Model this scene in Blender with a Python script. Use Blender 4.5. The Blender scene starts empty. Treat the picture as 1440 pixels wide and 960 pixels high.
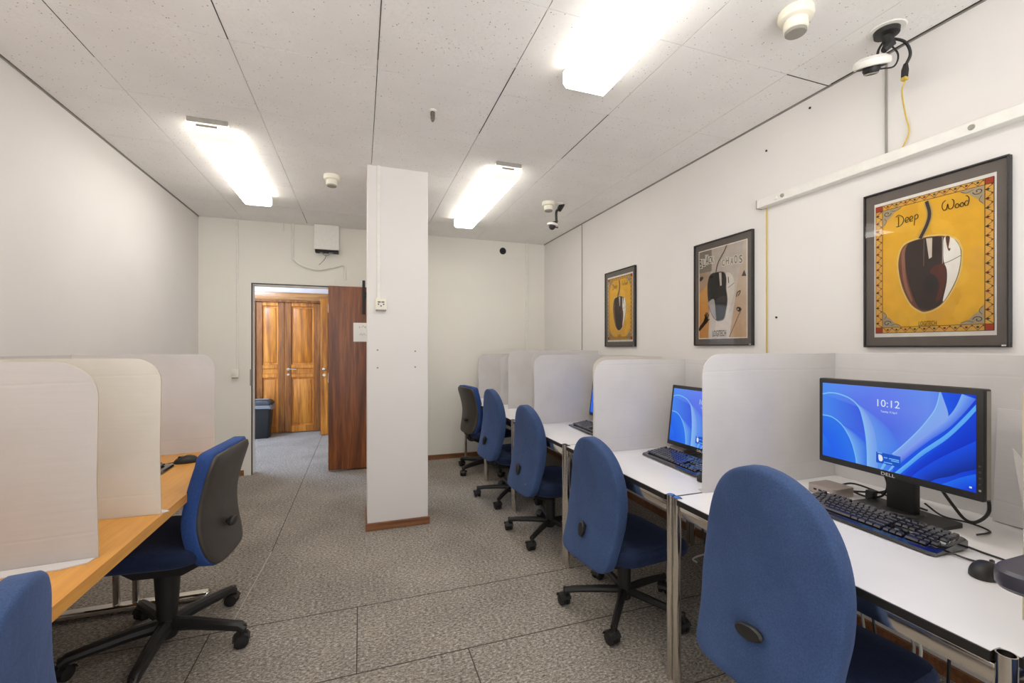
import bpy, bmesh, math, random
from mathutils import Vector, Matrix
random.seed(7)
SC = bpy.context.scene
C = SC.collection
PI = math.pi

# ------------------------------------------------------------------ colour / materials
def lin(c):
    return tuple(((v/255.)/12.92 if v/255. <= .04045 else ((v/255.+.055)/1.055)**2.4) for v in c)
def L4(c): return (*lin(c), 1.0)

def new_mat(name):
    m = bpy.data.materials.new(name); m.use_nodes = True
    nt = m.node_tree; b = nt.nodes['Principled BSDF']
    return m, nt, b
def link(nt, a, b): nt.links.new(a, b)
def node(nt, t, **kw):
    n = nt.nodes.new(t)
    for k, v in kw.items():
        if k in n.inputs: n.inputs[k].default_value = v
        else: setattr(n, k, v)
    return n
def ramp(nt, fac, stops):
    r = nt.nodes.new('ShaderNodeValToRGB')
    while len(r.color_ramp.elements) < len(stops): r.color_ramp.elements.new(.5)
    for e, (p, c) in zip(r.color_ramp.elements, stops):
        e.position = p; e.color = L4(c) if len(c) == 3 else c
    link(nt, fac, r.inputs[0]); return r
def bump(nt, b, height, strength=.2, dist=.002):
    n = nt.nodes.new('ShaderNodeBump'); n.inputs['Strength'].default_value = strength
    n.inputs['Distance'].default_value = dist
    link(nt, height, n.inputs['Height']); link(nt, n.outputs[0], b.inputs['Normal'])
def coords(nt, which='Object', scale=(1,1,1)):
    t = nt.nodes.new('ShaderNodeTexCoord'); mp = nt.nodes.new('ShaderNodeMapping')
    mp.inputs['Scale'].default_value = scale
    link(nt, t.outputs[which], mp.inputs[0]); return mp.outputs[0]
def simple(name, col, rough=.5, metal=0., spec=.5, coat=0., noise=0., nscale=30, bstr=0.):
    m, nt, b = new_mat(name)
    b.inputs['Base Color'].default_value = L4(col)
    b.inputs['Roughness'].default_value = rough; b.inputs['Metallic'].default_value = metal
    b.inputs['Specular IOR Level'].default_value = spec
    b.inputs['Coat Weight'].default_value = coat
    n = node(nt, 'ShaderNodeTexNoise', Scale=nscale, Detail=4.)
    link(nt, coords(nt), n.inputs['Vector'])
    if noise:
        lo = tuple(max(0, v*(1-noise)) for v in col); hi = tuple(min(255, v*(1+noise)) for v in col)
        r = ramp(nt, n.outputs[0], [(.3, lo), (.7, hi)]); link(nt, r.outputs[0], b.inputs['Base Color'])
    if bstr: bump(nt, b, n.outputs[0], bstr)
    return m
def emis(name, col, s):
    m, nt, b = new_mat(name)
    b.inputs['Base Color'].default_value = L4(col)
    b.inputs['Emission Color'].default_value = L4(col); b.inputs['Emission Strength'].default_value = s
    return m

M = {}
def wall_mat(name, col):
    m, nt, b = new_mat(name)
    n = node(nt, 'ShaderNodeTexNoise', Scale=1.3, Detail=5.); link(nt, coords(nt), n.inputs['Vector'])
    r = ramp(nt, n.outputs[0], [(.3, tuple(v*.975 for v in col)), (.7, col)])
    link(nt, r.outputs[0], b.inputs['Base Color']); b.inputs['Roughness'].default_value = .7
    b.inputs['Specular IOR Level'].default_value = .25
    n2 = node(nt, 'ShaderNodeTexNoise', Scale=160., Detail=2.); link(nt, coords(nt), n2.inputs['Vector'])
    bump(nt, b, n2.outputs[0], .08, .001)
    return m
M['wall'] = wall_mat('wall paint', (232, 228, 224))
M['wall_cream'] = wall_mat('back wall paint', (235, 232, 222))
M['white_paint'] = simple('white enamel', (232, 230, 222), .45, noise=.015)

def ceil_mat():
    m, nt, b = new_mat('mineral fibre ceiling')
    co = coords(nt)
    v = node(nt, 'ShaderNodeTexVoronoi', Scale=55.); link(nt, co, v.inputs['Vector'])
    sp = ramp(nt, v.outputs['Distance'], [(.10, (128, 118, 108)), (.17, (238, 236, 232))])
    n = node(nt, 'ShaderNodeTexNoise', Scale=4., Detail=6.); link(nt, co, n.inputs['Vector'])
    n2 = node(nt, 'ShaderNodeTexNoise', Scale=90., Detail=3.); link(nt, co, n2.inputs['Vector'])
    sel = ramp(nt, n2.outputs[0], [(.48, (0, 0, 0)), (.58, (255, 255, 255))])
    base = ramp(nt, n.outputs[0], [(.3, (234, 232, 229)), (.7, (243, 241, 238))])
    mx = node(nt, 'ShaderNodeMixRGB'); link(nt, sel.outputs[0], mx.inputs[0])
    link(nt, base.outputs[0], mx.inputs[1]); link(nt, sp.outputs[0], mx.inputs[2])
    link(nt, mx.outputs[0], b.inputs['Base Color']); b.inputs['Roughness'].default_value = .9
    b.inputs['Specular IOR Level'].default_value = .1
    bump(nt, b, n2.outputs[0], .25, .002)
    return m
M['ceiling'] = ceil_mat()
M['gap'] = simple('dark gap', (70, 66, 60), .9)
M['edge_trim'] = simple('grey edge profile', (150, 146, 138), .6)

def carpet_mat():
    m, nt, b = new_mat('needle felt carpet')
    co = coords(nt)
    n = node(nt, 'ShaderNodeTexNoise', Scale=1., Detail=9., Roughness=.88); link(nt, coords(nt, scale=(62, 104, 80)), n.inputs['Vector'])
    r = ramp(nt, n.outputs[0], [(.38, (40, 36, 32)), (.47, (140, 131, 121)), (.53, (166, 157, 146)), (.62, (236, 230, 220))])
    n2 = node(nt, 'ShaderNodeTexNoise', Scale=2.2, Detail=4.); link(nt, co, n2.inputs['Vector'])
    r2 = ramp(nt, n2.outputs[0], [(.3, (225, 225, 225)), (.7, (255, 255, 255))])
    mx = node(nt, 'ShaderNodeMixRGB', blend_type='MULTIPLY'); mx.inputs[0].default_value = 1
    link(nt, r.outputs[0], mx.inputs[1]); link(nt, r2.outputs[0], mx.inputs[2])
    link(nt, mx.outputs[0], b.inputs['Base Color']); b.inputs['Roughness'].default_value = .95
    b.inputs['Specular IOR Level'].default_value = .1
    bump(nt, b, n.outputs[0], .08, .002)
    return m
M['carpet'] = carpet_mat()
M['seam_light'] = simple('pale carpet backing', (196, 188, 176), .95)
M['seam'] = simple('carpet seam', (70, 64, 57), .95)

def wood_mat(name, dark, mid, light, scale, axis='Z', rough=.35, coat=.2, dist=2.5, mott=.8):
    m, nt, b = new_mat(name)
    sc = {'Z': (scale, scale, scale*.07), 'Y': (scale, scale*.07, scale), 'X': (scale*.07, scale, scale)}[axis]
    co = coords(nt, scale=sc)
    n = node(nt, 'ShaderNodeTexNoise', Scale=1., Detail=8., Roughness=.6, Distortion=dist); link(nt, co, n.inputs['Vector'])
    r = ramp(nt, n.outputs[0], [(.3, dark), (.5, mid), (.68, light)])
    n2 = node(nt, 'ShaderNodeTexNoise', Scale=9., Detail=3.); link(nt, co, n2.inputs['Vector'])
    r2 = ramp(nt, n2.outputs[0], [(.3, (205, 200, 195)), (.6, (255, 255, 255))])
    mx = node(nt, 'ShaderNodeMixRGB', blend_type='MULTIPLY'); mx.inputs[0].default_value = mott
    link(nt, r.outputs[0], mx.inputs[1]); link(nt, r2.outputs[0], mx.inputs[2])
    link(nt, mx.outputs[0], b.inputs['Base Color'])
    b.inputs['Roughness'].default_value = rough; b.inputs['Coat Weight'].default_value = coat
    b.inputs['Coat Roughness'].default_value = .25
    return m
M['veneer'] = wood_mat('red brown veneer', (90, 45, 14), (130, 69, 24), (158, 92, 36), 7.)
M['oldwood'] = wood_mat('varnished pine', (140, 76, 18), (204, 128, 38), (234, 162, 60), 6., coat=.15)
M['oldwood_frame'] = wood_mat('dark varnished frame', (98, 54, 18), (148, 90, 32), (178, 114, 48), 9., coat=.15)
M['lintel'] = wood_mat('light oak lintel', (146, 94, 46), (178, 124, 66), (204, 152, 90), 8., 'X')
M['beech'] = wood_mat('orange beech veneer', (214, 150, 64), (221, 158, 72), (227, 167, 82), 12., 'Y', .4, .1, 1., .25)
M['skirting'] = wood_mat('brown skirting', (112, 70, 42), (140, 92, 58), (158, 106, 70), 12., 'X')

def chrome_mat():
    m, nt, b = new_mat('chrome')
    b.inputs['Base Color'].default_value = L4((222, 218, 210)); b.inputs['Metallic'].default_value = 1
    n = node(nt, 'ShaderNodeTexNoise', Scale=60., Detail=3.); link(nt, coords(nt), n.inputs['Vector'])
    r = ramp(nt, n.outputs[0], [(.3, (0.10, .10, .10, 1)), (.7, (0.18, .18, .18, 1))]); link(nt, r.outputs[0], b.inputs['Roughness'])
    return m
M['chrome'] = chrome_mat()
M['steel'] = simple('galvanised steel', (176, 172, 164), .45, .6, noise=.05)
M['dull_brass'] = simple('dull grey brass', (104, 98, 86), .5, .3)
M['brass'] = simple('pale metal handle', (214, 204, 186), .25, .9)

def fabric_mat(name, c0, c1):
    m, nt, b = new_mat(name)
    co = coords(nt)
    n = node(nt, 'ShaderNodeTexNoise', Scale=260., Detail=2.); link(nt, co, n.inputs['Vector'])
    n2 = node(nt, 'ShaderNodeTexNoise', Scale=6., Detail=5.); link(nt, co, n2.inputs['Vector'])
    r = ramp(nt, n.outputs[0], [(.25, c0), (.75, c1)])
    r2 = ramp(nt, n2.outputs[0], [(.3, (222, 222, 226)), (.7, (255, 255, 255))])
    mx = node(nt, 'ShaderNodeMixRGB', blend_type='MULTIPLY'); mx.inputs[0].default_value = 1
    link(nt, r.outputs[0], mx.inputs[1]); link(nt, r2.outputs[0], mx.inputs[2])
    link(nt, mx.outputs[0], b.inputs['Base Color']); b.inputs['Roughness'].default_value = .85
    b.inputs['Sheen Weight'].default_value = .25; b.inputs['Sheen Roughness'].default_value = .5
    b.inputs['Sheen Tint'].default_value = L4((150, 165, 215)); b.inputs['Specular IOR Level'].default_value = .2
    n3 = node(nt, 'ShaderNodeTexNoise', Scale=14., Detail=2., Distortion=1.2); link(nt, co, n3.inputs['Vector'])
    bump(nt, b, n3.outputs[0], .25, .01)
    return m
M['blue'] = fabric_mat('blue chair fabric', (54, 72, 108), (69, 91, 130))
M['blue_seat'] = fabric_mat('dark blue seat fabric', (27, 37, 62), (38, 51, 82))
M['blue_bright'] = fabric_mat('bright blue pad fabric', (40, 68, 126), (54, 86, 148))
M['black'] = simple('black plastic', (34, 32, 31), .45, noise=.06, nscale=80)
M['black_matte'] = simple('matte black plastic', (26, 25, 25), .7)
M['shell'] = simple('charcoal plastic shell', (62, 57, 52), .42, noise=.05, nscale=12)
M['pad_top'] = simple('charcoal armrest pad', (58, 56, 66), .35, noise=.05)
M['laminate'] = simple('white desk laminate', (233, 231, 230), .38, noise=.012, nscale=4)
M['edge_black'] = simple('black edge band', (30, 27, 25), .5)

def cardboard(name, col):
    m, nt, b = new_mat(name)
    co = coords(nt, scale=(1, 1, 1))
    n = node(nt, 'ShaderNodeTexNoise', Scale=3.5, Detail=7., Roughness=.6); link(nt, co, n.inputs['Vector'])
    r = ramp(nt, n.outputs[0], [(.3, tuple(v*.95 for v in col)), (.7, col)])
    link(nt, r.outputs[0], b.inputs['Base Color']); b.inputs['Roughness'].default_value = .75
    b.inputs['Specular IOR Level'].default_value = .2
    co2 = coords(nt, scale=(2, 2, 30))
    n2 = node(nt, 'ShaderNodeTexNoise', Scale=2., Detail=4.); link(nt, co2, n2.inputs['Vector'])
    sp = nt.nodes.new('ShaderNodeSeparateXYZ'); link(nt, co, sp.inputs[0])
    def M_(op, a_, b_):
        q = node(nt, 'ShaderNodeMath', operation=op)
        for k_, v_ in ((0, a_), (1, b_)):
            if isinstance(v_, (int, float)): q.inputs[k_].default_value = v_
            elif v_ is not None: link(nt, v_, q.inputs[k_])
        return q.outputs[0]
    # a folded crease below the top edge and one low down
    wob = M_('MULTIPLY', n.outputs[0], .02)
    zz = M_('ADD', sp.outputs['Z'], wob)
    c1_ = M_('MINIMUM', M_('ABSOLUTE', M_('SUBTRACT', zz, .505), None), M_('ABSOLUTE', M_('SUBTRACT', zz, .085), None))
    cr = M_('MINIMUM', M_('MULTIPLY', c1_, 180.), 1.)
    hh = M_('ADD', M_('MULTIPLY', n2.outputs[0], .5), M_('MULTIPLY', cr, .35))
    bump(nt, b, hh, .2, .006)
    return m
M['card'] = cardboard('white cardboard', (214, 210, 208))
M['card_warm'] = cardboard('yellowed white cardboard', (216, 209, 197))
M['card_shaded'] = cardboard('shaded white cardboard', (196, 190, 185))  # white card darkened, shade on the near-left panel put into its colour
M['card_edge'] = simple('corrugated edge', (196, 178, 150), .9)
M['paper'] = simple('white paper', (240, 238, 232), .8)
M['ivory'] = simple('ivory plastic', (236, 231, 214), .4)
M['grille'] = simple('grey grille', (150, 146, 136), .5)
M['yellow_cable'] = simple('yellow cable sheath', (206, 178, 76), .5)
M['wire_white'] = simple('white cable sheath', (214, 210, 200), .5)
M['wire_grey'] = simple('grey cable sheath', (150, 146, 138), .5)
M['frame_black'] = simple('black picture frame', (30, 28, 27), .4)
M['mat_board'] = simple('charcoal mat board', (116, 108, 101), .8, noise=.03)
M['silver'] = simple('silver computer case', (178, 166, 158), .38, .55, noise=.03)
M['dark_port'] = simple('port', (20, 20, 22), .5)
M['bin'] = simple('dark grey bin plastic', (40, 43, 46), .45)
M['bag'] = simple('grey bin liner', (130, 134, 140), .3, bstr=.5, nscale=40)
M['pale_blue'] = simple('pale blue cap', (60, 110, 190), .4)
M['white_print'] = simple('pale lettering', (205, 205, 205), .5)

def glazing_mat():
    m = bpy.data.materials.new('picture glazing'); m.use_nodes = True; nt = m.node_tree
    for n in list(nt.nodes): nt.nodes.remove(n)
    o = node(nt, 'ShaderNodeOutputMaterial'); mx = node(nt, 'ShaderNodeMixShader')
    t = node(nt, 'ShaderNodeBsdfTransparent'); g = node(nt, 'ShaderNodeBsdfGlossy'); g.inputs['Roughness'].default_value = .01
    f = node(nt, 'ShaderNodeFresnel'); f.inputs['IOR'].default_value = 1.5
    ml = node(nt, 'ShaderNodeMath', operation='MULTIPLY'); ml.inputs[1].default_value = .75
    link(nt, f.outputs[0], ml.inputs[0]); link(nt, ml.outputs[0], mx.inputs[0]); link(nt, t.outputs[0], mx.inputs[1]); link(nt, g.outputs[0], mx.inputs[2])
    link(nt, mx.outputs[0], o.inputs[0]); return m
M['glazing'] = glazing_mat()
def art_mat(name, emit=0.):
    m, nt, b = new_mat(name)
    a = nt.nodes.new('ShaderNodeVertexColor'); a.layer_name = 'Col'
    if emit:
        link(nt, a.outputs[0], b.inputs['Emission Color']); b.inputs['Emission Strength'].default_value = emit
        b.inputs['Base Color'].default_value = (.01, .01, .01, 1); b.inputs['Roughness'].default_value = .3
        b.inputs['Specular IOR Level'].default_value = .2
    else:
        n = node(nt, 'ShaderNodeTexNoise', Scale=22., Detail=5.); link(nt, coords(nt), n.inputs['Vector'])
        r = ramp(nt, n.outputs[0], [(.3, (244, 243, 240)), (.65, (255, 255, 255))])
        mx = node(nt, 'ShaderNodeMixRGB', blend_type='MULTIPLY'); mx.inputs[0].default_value = 1
        link(nt, a.outputs[0], mx.inputs[1]); link(nt, r.outputs[0], mx.inputs[2])
        link(nt, mx.outputs[0], b.inputs['Base Color']); b.inputs['Roughness'].default_value = .8
    return m
M['art'] = art_mat('printed poster ink')
M['screen'] = art_mat('glowing screen', .62)
M['lamp'] = emis('lit diffuser', (255, 252, 247), 8.)
M['lamp_cap'] = emis('glowing lamp end cap', (250, 246, 236), .45)
M['lamp_side'] = emis('lit diffuser side', (255, 252, 247), 2.6)

# ------------------------------------------------------------------ mesh builder
class MB:
    def __init__(s):
        s.bm = bmesh.new(); s.mats = []
    def mi(s, m):
        if m not in s.mats: s.mats.append(m)
        return s.mats.index(m)
    def _fin(s, faces, m):
        i = s.mi(m)
        for f in faces: f.material_index = i
    def box(s, x0, x1, y0, y1, z0, z1, m, bev=0., seg=2, mtx=None):
        n0 = set(s.bm.faces)
        r = bmesh.ops.create_cube(s.bm, size=1.)
        vs = r['verts']
        for v in vs:
            v.co = Vector(((x0+x1)/2+v.co.x*(x1-x0), (y0+y1)/2+v.co.y*(y1-y0), (z0+z1)/2+v.co.z*(z1-z0)))
        if bev:
            es = list({e for v in vs for e in v.link_edges})
            bmesh.ops.bevel(s.bm, geom=es, offset=bev, segments=seg, profile=.5, affect='EDGES')
        fs = [f for f in s.bm.faces if f not in n0]
        if mtx is not None:
            bmesh.ops.transform(s.bm, matrix=mtx, verts=list({v for f in fs for v in f.verts}))
        s._fin(fs, m); return s
    def tube(s, pts, r, m, seg=10, cap=True):
        pts = [Vector(p) for p in pts]; n = len(pts); rings = []
        rr = r if isinstance(r, (list, tuple)) else [r]*n
        up = None
        for i, p in enumerate(pts):
            t = (pts[min(i+1, n-1)]-pts[max(i-1, 0)]).normalized()
            if up is None:
                up = t.orthogonal().normalized()
            else:
                up = (up-t*up.dot(t))
                up = up.normalized() if up.length > 1e-6 else t.orthogonal().normalized()
            w = t.cross(up)
            rings.append([s.bm.verts.new(p+(up*math.cos(2*PI*k/seg)+w*math.sin(2*PI*k/seg))*rr[i]) for k in range(seg)])
        fs = []
        for a, b in zip(rings, rings[1:]):
            for k in range(seg): fs.append(s.bm.faces.new((a[k], a[(k+1) % seg], b[(k+1) % seg], b[k])))
        if cap:
            fs.append(s.bm.faces.new(rings[0][::-1])); fs.append(s.bm.faces.new(rings[-1]))
        s._fin(fs, m); return s
    def lathe(s, prof, m, seg=28, mtx=None):
        # prof = [(r, z), ...] around Z
        rings = []
        X = mtx or Matrix()
        for r, z in prof:
            if r < 1e-6: rings.append([s.bm.verts.new(X @ Vector((0, 0, z)))])
            else: rings.append([s.bm.verts.new(X @ Vector((r*math.cos(2*PI*k/seg), r*math.sin(2*PI*k/seg), z))) for k in range(seg)])
        fs = []
        for a, b in zip(rings, rings[1:]):
            for k in range(seg):
                k2 = (k+1) % seg
                vs = [a[0] if len(a) == 1 else a[k], *( [] if len(a) == 1 else [a[k2]] ), *( [b[0]] if len(b) == 1 else [b[k2], b[k]] )]
                if len(vs) >= 3: fs.append(s.bm.faces.new(vs))
        s._fin(fs, m); return s
    def poly(s, pts, m):
        f = s.bm.faces.new([s.bm.verts.new(Vector(p)) for p in pts]); s._fin([f], m); return s
    def prism(s, pts2, a0, a1, m, axis='Z', m_edge=None):
        # extrude a 2D outline between two levels of an axis
        def P(p, a):
            return {'Z': (p[0], p[1], a), 'Y': (p[0], a, p[1]), 'X': (a, p[0], p[1])}[axis]
        A = [s.bm.verts.new(P(p, a0)) for p in pts2]; B = [s.bm.verts.new(P(p, a1)) for p in pts2]
        n = len(A)
        fs = [s.bm.faces.new(A[::-1]), s.bm.faces.new(B)]
        es = [s.bm.faces.new((A[i], A[(i+1) % n], B[(i+1) % n], B[i])) for i in range(n)]
        s._fin(fs, m); s._fin(es, m_edge or m); return s
    def grid(s, fn, nu, nv, m, closed_u=False):
        V = [[s.bm.verts.new(Vector(fn(i, j))) for j in range(nv)] for i in range(nu)]
        fs = []
        for i in range(nu-(0 if closed_u else 1)):
            for j in range(nv-1):
                i2 = (i+1) % nu
                fs.append(s.bm.faces.new((V[i][j], V[i2][j], V[i2][j+1], V[i][j+1])))
        s._fin(fs, m); return V
    def build(s, name, parent=None, loc=None, smooth=35, rot=None):
        bmesh.ops.recalc_face_normals(s.bm, faces=s.bm.faces[:])
        me = bpy.data.meshes.new(name); s.bm.to_mesh(me); s.bm.free()
        for m in s.mats: me.materials.append(m)
        if smooth:
            for p in me.polygons: p.use_smooth = True
            me.set_sharp_from_angle(angle=math.radians(smooth))
        o = bpy.data.objects.new(name, me); C.objects.link(o)
        if parent: o.parent = parent
        if loc is not None: o.location = loc
        if rot is not None: o.rotation_euler = rot
        return o

def tag(o, label, cat, group=None):
    o['label'] = label; o['category'] = cat
    if group: o['group'] = group
    return o
def thing(name, label, cat, loc=(0, 0, 0), rz=0., group=None):
    o = bpy.data.objects.new(name, None); o.empty_display_size = .1; C.objects.link(o)
    o.location = loc; o.rotation_euler = (0, 0, rz)
    return tag(o, label, cat, group)
def struct(o):
    o['kind'] = 'structure'; return o
def copy_tree(o, parent=None):
    kids = [k for k in SC.objects if k.parent == o]
    c = o.copy(); C.objects.link(c); c.parent = parent
    for k in kids: copy_tree(k, c)
    return c
def kids(o, base):
    return [k for k in SC.objects if k.parent == o and k.name.split('.')[0] == base]

def catmull(pts, n=8, closed=False):
    pts = [Vector(p) for p in pts]; out = []; N = len(pts)
    rng = N if closed else N-1
    for i in range(rng):
        p0 = pts[(i-1) % N] if closed or i > 0 else pts[0]*2-pts[1]
        p1 = pts[i]; p2 = pts[(i+1) % N]
        p3 = pts[(i+2) % N] if closed or i+2 < N else pts[-1]*2-pts[-2]
        for k in range(n):
            t = k/n
            out.append(.5*((2*p1)+(p2-p0)*t+(2*p0-5*p1+4*p2-p3)*t*t+(-p0+3*p1-3*p2+p3)*t**3))
    if not closed: out.append(pts[-1])
    return out

# ------------------------------------------------------------------ flat artwork (posters, screens)
class Art:
    """coloured flat shapes in (u, v) metres, stacked in very thin layers along n"""
    def __init__(s, U, V, N, O, step=.0002):
        s.U, s.V, s.N, s.O, s.step = Vector(U), Vector(V), Vector(N), Vector(O), step
        s.verts, s.faces, s.cols = [], [], []
    def P(s, p, l): return s.O+s.U*p[0]+s.V*p[1]+s.N*(l*s.step)
    def poly(s, pts, col, l):
        i = len(s.verts); s.verts += [s.P(p, l) for p in pts]
        s.faces.append(list(range(i, i+len(pts))))
        s.cols.append([col]*len(pts) if isinstance(col[0], (int, float)) else list(col))
    def rect(s, u0, v0, u1, v1, col, l): s.poly([(u0, v0), (u1, v0), (u1, v1), (u0, v1)], col, l)
    def smooth(s, pts, col, l, n=6): s.poly([(p[0], p[1]) for p in catmull([(a, b, 0) for a, b in pts], n, True)], col, l)
    def strip(s, A, B, ca, cb, l, n=8):
        A = catmull([(a, b, 0) for a, b in A], n); B = catmull([(a, b, 0) for a, b in B], n)
        m = 40
        def res(Q):
            d = [0]
            for a, b in zip(Q, Q[1:]): d.append(d[-1]+(b-a).length)
            out = []; j = 0
            for k in range(m+1):
                t = d[-1]*k/m
                while j < len(Q)-2 and d[j+1] < t: j += 1
                w = (t-d[j])/max(1e-9, d[j+1]-d[j]); out.append(Q[j].lerp(Q[j+1], min(1, w)))
            return out
        A, B = res(A), res(B)
        def col(c, k):
            if isinstance(c[0], (int, float)): return c
            t = k/m; return tuple(c[0][q]*(1-t)+c[1][q]*t for q in range(3))
        for k in range(m):
            s.poly([A[k], A[k+1], B[k+1], B[k]], [col(ca, k), col(ca, k+1), col(cb, k+1), col(cb, k)], l)
    def line(s, pts, w, col, l, n=0):
        P = [Vector((a, b, 0)) for a, b in pts]
        if n: P = catmull(P, n)
        L, R = [], []
        for i, p in enumerate(P):
            t = P[min(i+1, len(P)-1)]-P[max(0, i-1)]
            t = t.normalized() if t.length > 1e-9 else Vector((1, 0, 0))
            q = Vector((-t.y, t.x, 0))*w/2; L.append(p+q); R.append(p-q)
        for i in range(len(P)-1): s.poly([L[i], L[i+1], R[i+1], R[i]], col, l)
    def disc(s, u, v, r, col, l, n=12, sy=1.): s.poly([(u+r*math.cos(2*PI*k/n), v+r*sy*math.sin(2*PI*k/n)) for k in range(n)], col, l)
    def text(s, txt, u0, v0, u1, v1, col, l, rot=0.):
        vs, fs = text_mesh(txt)
        xs = [v[0] for v in vs]; ys = [v[1] for v in vs]
        a, b, c, d = min(xs), max(xs), min(ys), max(ys)
        i = len(s.verts)
        for x, y in vs:
            u = (x-a)/(b-a)*(u1-u0); v = (y-c)/(d-c)*(v1-v0)
            s.verts.append(s.P((u0+u*math.cos(rot)-v*math.sin(rot), v0+u*math.sin(rot)+v*math.cos(rot)), l))
        for f in fs: s.faces.append([i+k for k in f]); s.cols.append([col]*len(f))
    def build(s, name, mat, parent=None, loc=None):
        me = bpy.data.meshes.new(name); me.from_pydata([tuple(v) for v in s.verts], [], s.faces)
        at = me.color_attributes.new('Col', 'FLOAT_COLOR', 'CORNER')
        k = 0
        for c in s.cols:
            for q in c: at.data[k].color = (*lin(q), 1); k += 1
        me.materials.append(mat)
        # all faces look along n
        for p in me.polygons:
            if p.normal.dot(s.N) < 0: p.flip()
        o = bpy.data.objects.new(name, me); C.objects.link(o)
        if parent: o.parent = parent
        if loc is not None: o.location = loc
        return o
_tc = {}
def text_mesh(txt):
    if txt in _tc: return _tc[txt]
    cu = bpy.data.curves.new('lettering', 'FONT'); cu.body = txt; cu.size = 1.; cu.resolution_u = 3
    ob = bpy.data.objects.new('lettering', cu); C.objects.link(ob)
    dg = bpy.context.evaluated_depsgraph_get(); me = bpy.data.meshes.new_from_object(ob.evaluated_get(dg))
    r = ([(v.co.x, v.co.y) for v in me.vertices], [list(p.vertices) for p in me.polygons])
    bpy.data.objects.remove(ob); bpy.data.curves.remove(cu); bpy.data.meshes.remove(me)
    _tc[txt] = r; return r

# ================================================================== SETTING
XL, XR, YB, YF, HC = -1.546, 2.244, 5.20, -1.3, 2.65
DX0, DX1, DH = -1.075, -.328, 2.0      # door opening in the back wall
CY = 7.60                               # corridor far wall

b = MB(); b.box(XL-.1, XR+.1, YF, YB, -.1, 0, M['carpet']); b.box(-3.6, 1.6, YB, CY+.1, -.1, 0, M['carpet'])
floor = struct(b.build('floor', smooth=0))
b = MB()
def seam(x0, y0, x1, y1, w=.0035):
    if abs(x1-x0) > abs(y1-y0): b.box(x0, x1, y0-w/2, y0+w/2, .0002, .0008, M['seam'])
    else: b.box(x0-w/2, x0+w/2, y0, y1, .0002, .0008, M['seam'])
for x0, y0, x1, y1 in [(-1.5, 2.375, 2.2, 2.375), (-1.5, 1.89, 2.2, 1.89), (-.015, 1.89, -.015, 2.375), (-.545, 3.2, -.545, 7.5),
                       (-.66, 1.89, -.66, 2.375), (-1.5, 1.40, 2.2, 1.40), (.45, 1.40, .45, 1.89)]:
    seam(x0, y0, x1, y1, .0048)
b.prism([(-.588, 2.39), (-.585, 2.39), (-.546, 3.2), (-.549, 3.2)], .0002, .0008, M['seam_light'])
b.build('carpet_seam', floor, smooth=0)

# ceiling: square mineral fibre tiles with thin joints under a dark void
b = MB(); b.box(XL-.1, XR+.1, YF, YB+.05, HC+.03, HC+.1, M['gap'])
gx = [XL+.012, -1.144, -.537, .075, .692, 1.33, 1.952, XR-.012]
y = 1.565-.608*5; gy = [YF]
while y < YB-.05:
    if y > YF+.05: gy.append(y)
    y += .608
gy.append(YB-.004)
for i in range(len(gx)-1):
    off = 0.
    for j in range(len(gy)-1):
        wl = .0035 if i not in (3, 4) else .0045
        jz = random.uniform(0, .0004)
        b.box(gx[i]+wl/2*random.uniform(.6, 1.2), gx[i+1]-wl/2*random.uniform(.6, 1.2), gy[j]+.0016, gy[j+1]-.0016, HC+jz, HC+.02, M['ceiling'])
ceil = struct(b.build('ceiling', smooth=0))
# joints that have opened up wider
b = MB()
for x0, y0, x1, y1 in [(-.537, 1.565, -.537, 2.17), (.692, 1.95, .692, 2.62), (1.33, 2.17, 1.33, 2.78), (1.952, 1.565, XR-.01, 1.565), (-.537, 4.72, -.537, 5.12), (.075, .9, .075, 2.1), (-1.144, 1.9, -1.144, 2.5)]:
    w_ = .0020 if x0 > -.6 else .0014
    if x0 == x1: b.box(x0-w_, x0+w_, y0, y1, HC-.0012, HC+.001, M['gap'])
    else: b.box(x0, x1, y0-w_, y0+w_, HC-.0012, HC+.001, M['gap'])
b.prism([(XL+.004, 1.50), (XL+.035, 1.54), (XL+.028, 1.60), (XL+.012, 1.66), (XL+.004, 1.70)], HC-.003, HC+.001, M['gap'])
b.box(XR-.016, XR-.008, .8, 1.55, HC-.0012, HC+.001, M['gap'])
b.build('open_joint', ceil, smooth=0)
b = MB()
for xa, xb in ((XL, XL+.006), (XR-.006, XR)):
    b.box(xa, xb, YF, YB, HC-.005, HC+.02, M['edge_trim'])
struct(b.build('trim_1', smooth=0))

b = MB(); b.box(XL-.1, XL, YF, YB+.12, 0, HC+.1, M['wall']); struct(b.build('wall_left', smooth=0))
b = MB(); b.box(XR, XR+.1, YF, YB+.12, 0, HC+.1, M['wall']); wall_right = struct(b.build('wall_right', smooth=0))
b = MB()
for y_, z_ in ((1.93, 2.478), (1.668, 2.593), (1.865, 1.5)):
    b.lathe([(0, -.0035), (.006, -.0035), (.006, 0)], M['dark_port'], 10, Matrix.Translation((XR, y_, z_)) @ Matrix.Rotation(PI/2, 4, 'Y'))
b.build('screw_hole', wall_right)
b = MB()
b.box(XL, DX0, YB, YB+.12, 0, HC+.1, M['wall_cream']); b.box(DX1, XR, YB, YB+.12, 0, HC+.1, M['wall_cream'])
b.box(DX0, DX1, YB, YB+.12, DH, HC+.1, M['wall_cream'])
struct(b.build('wall_back', smooth=0))
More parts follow.
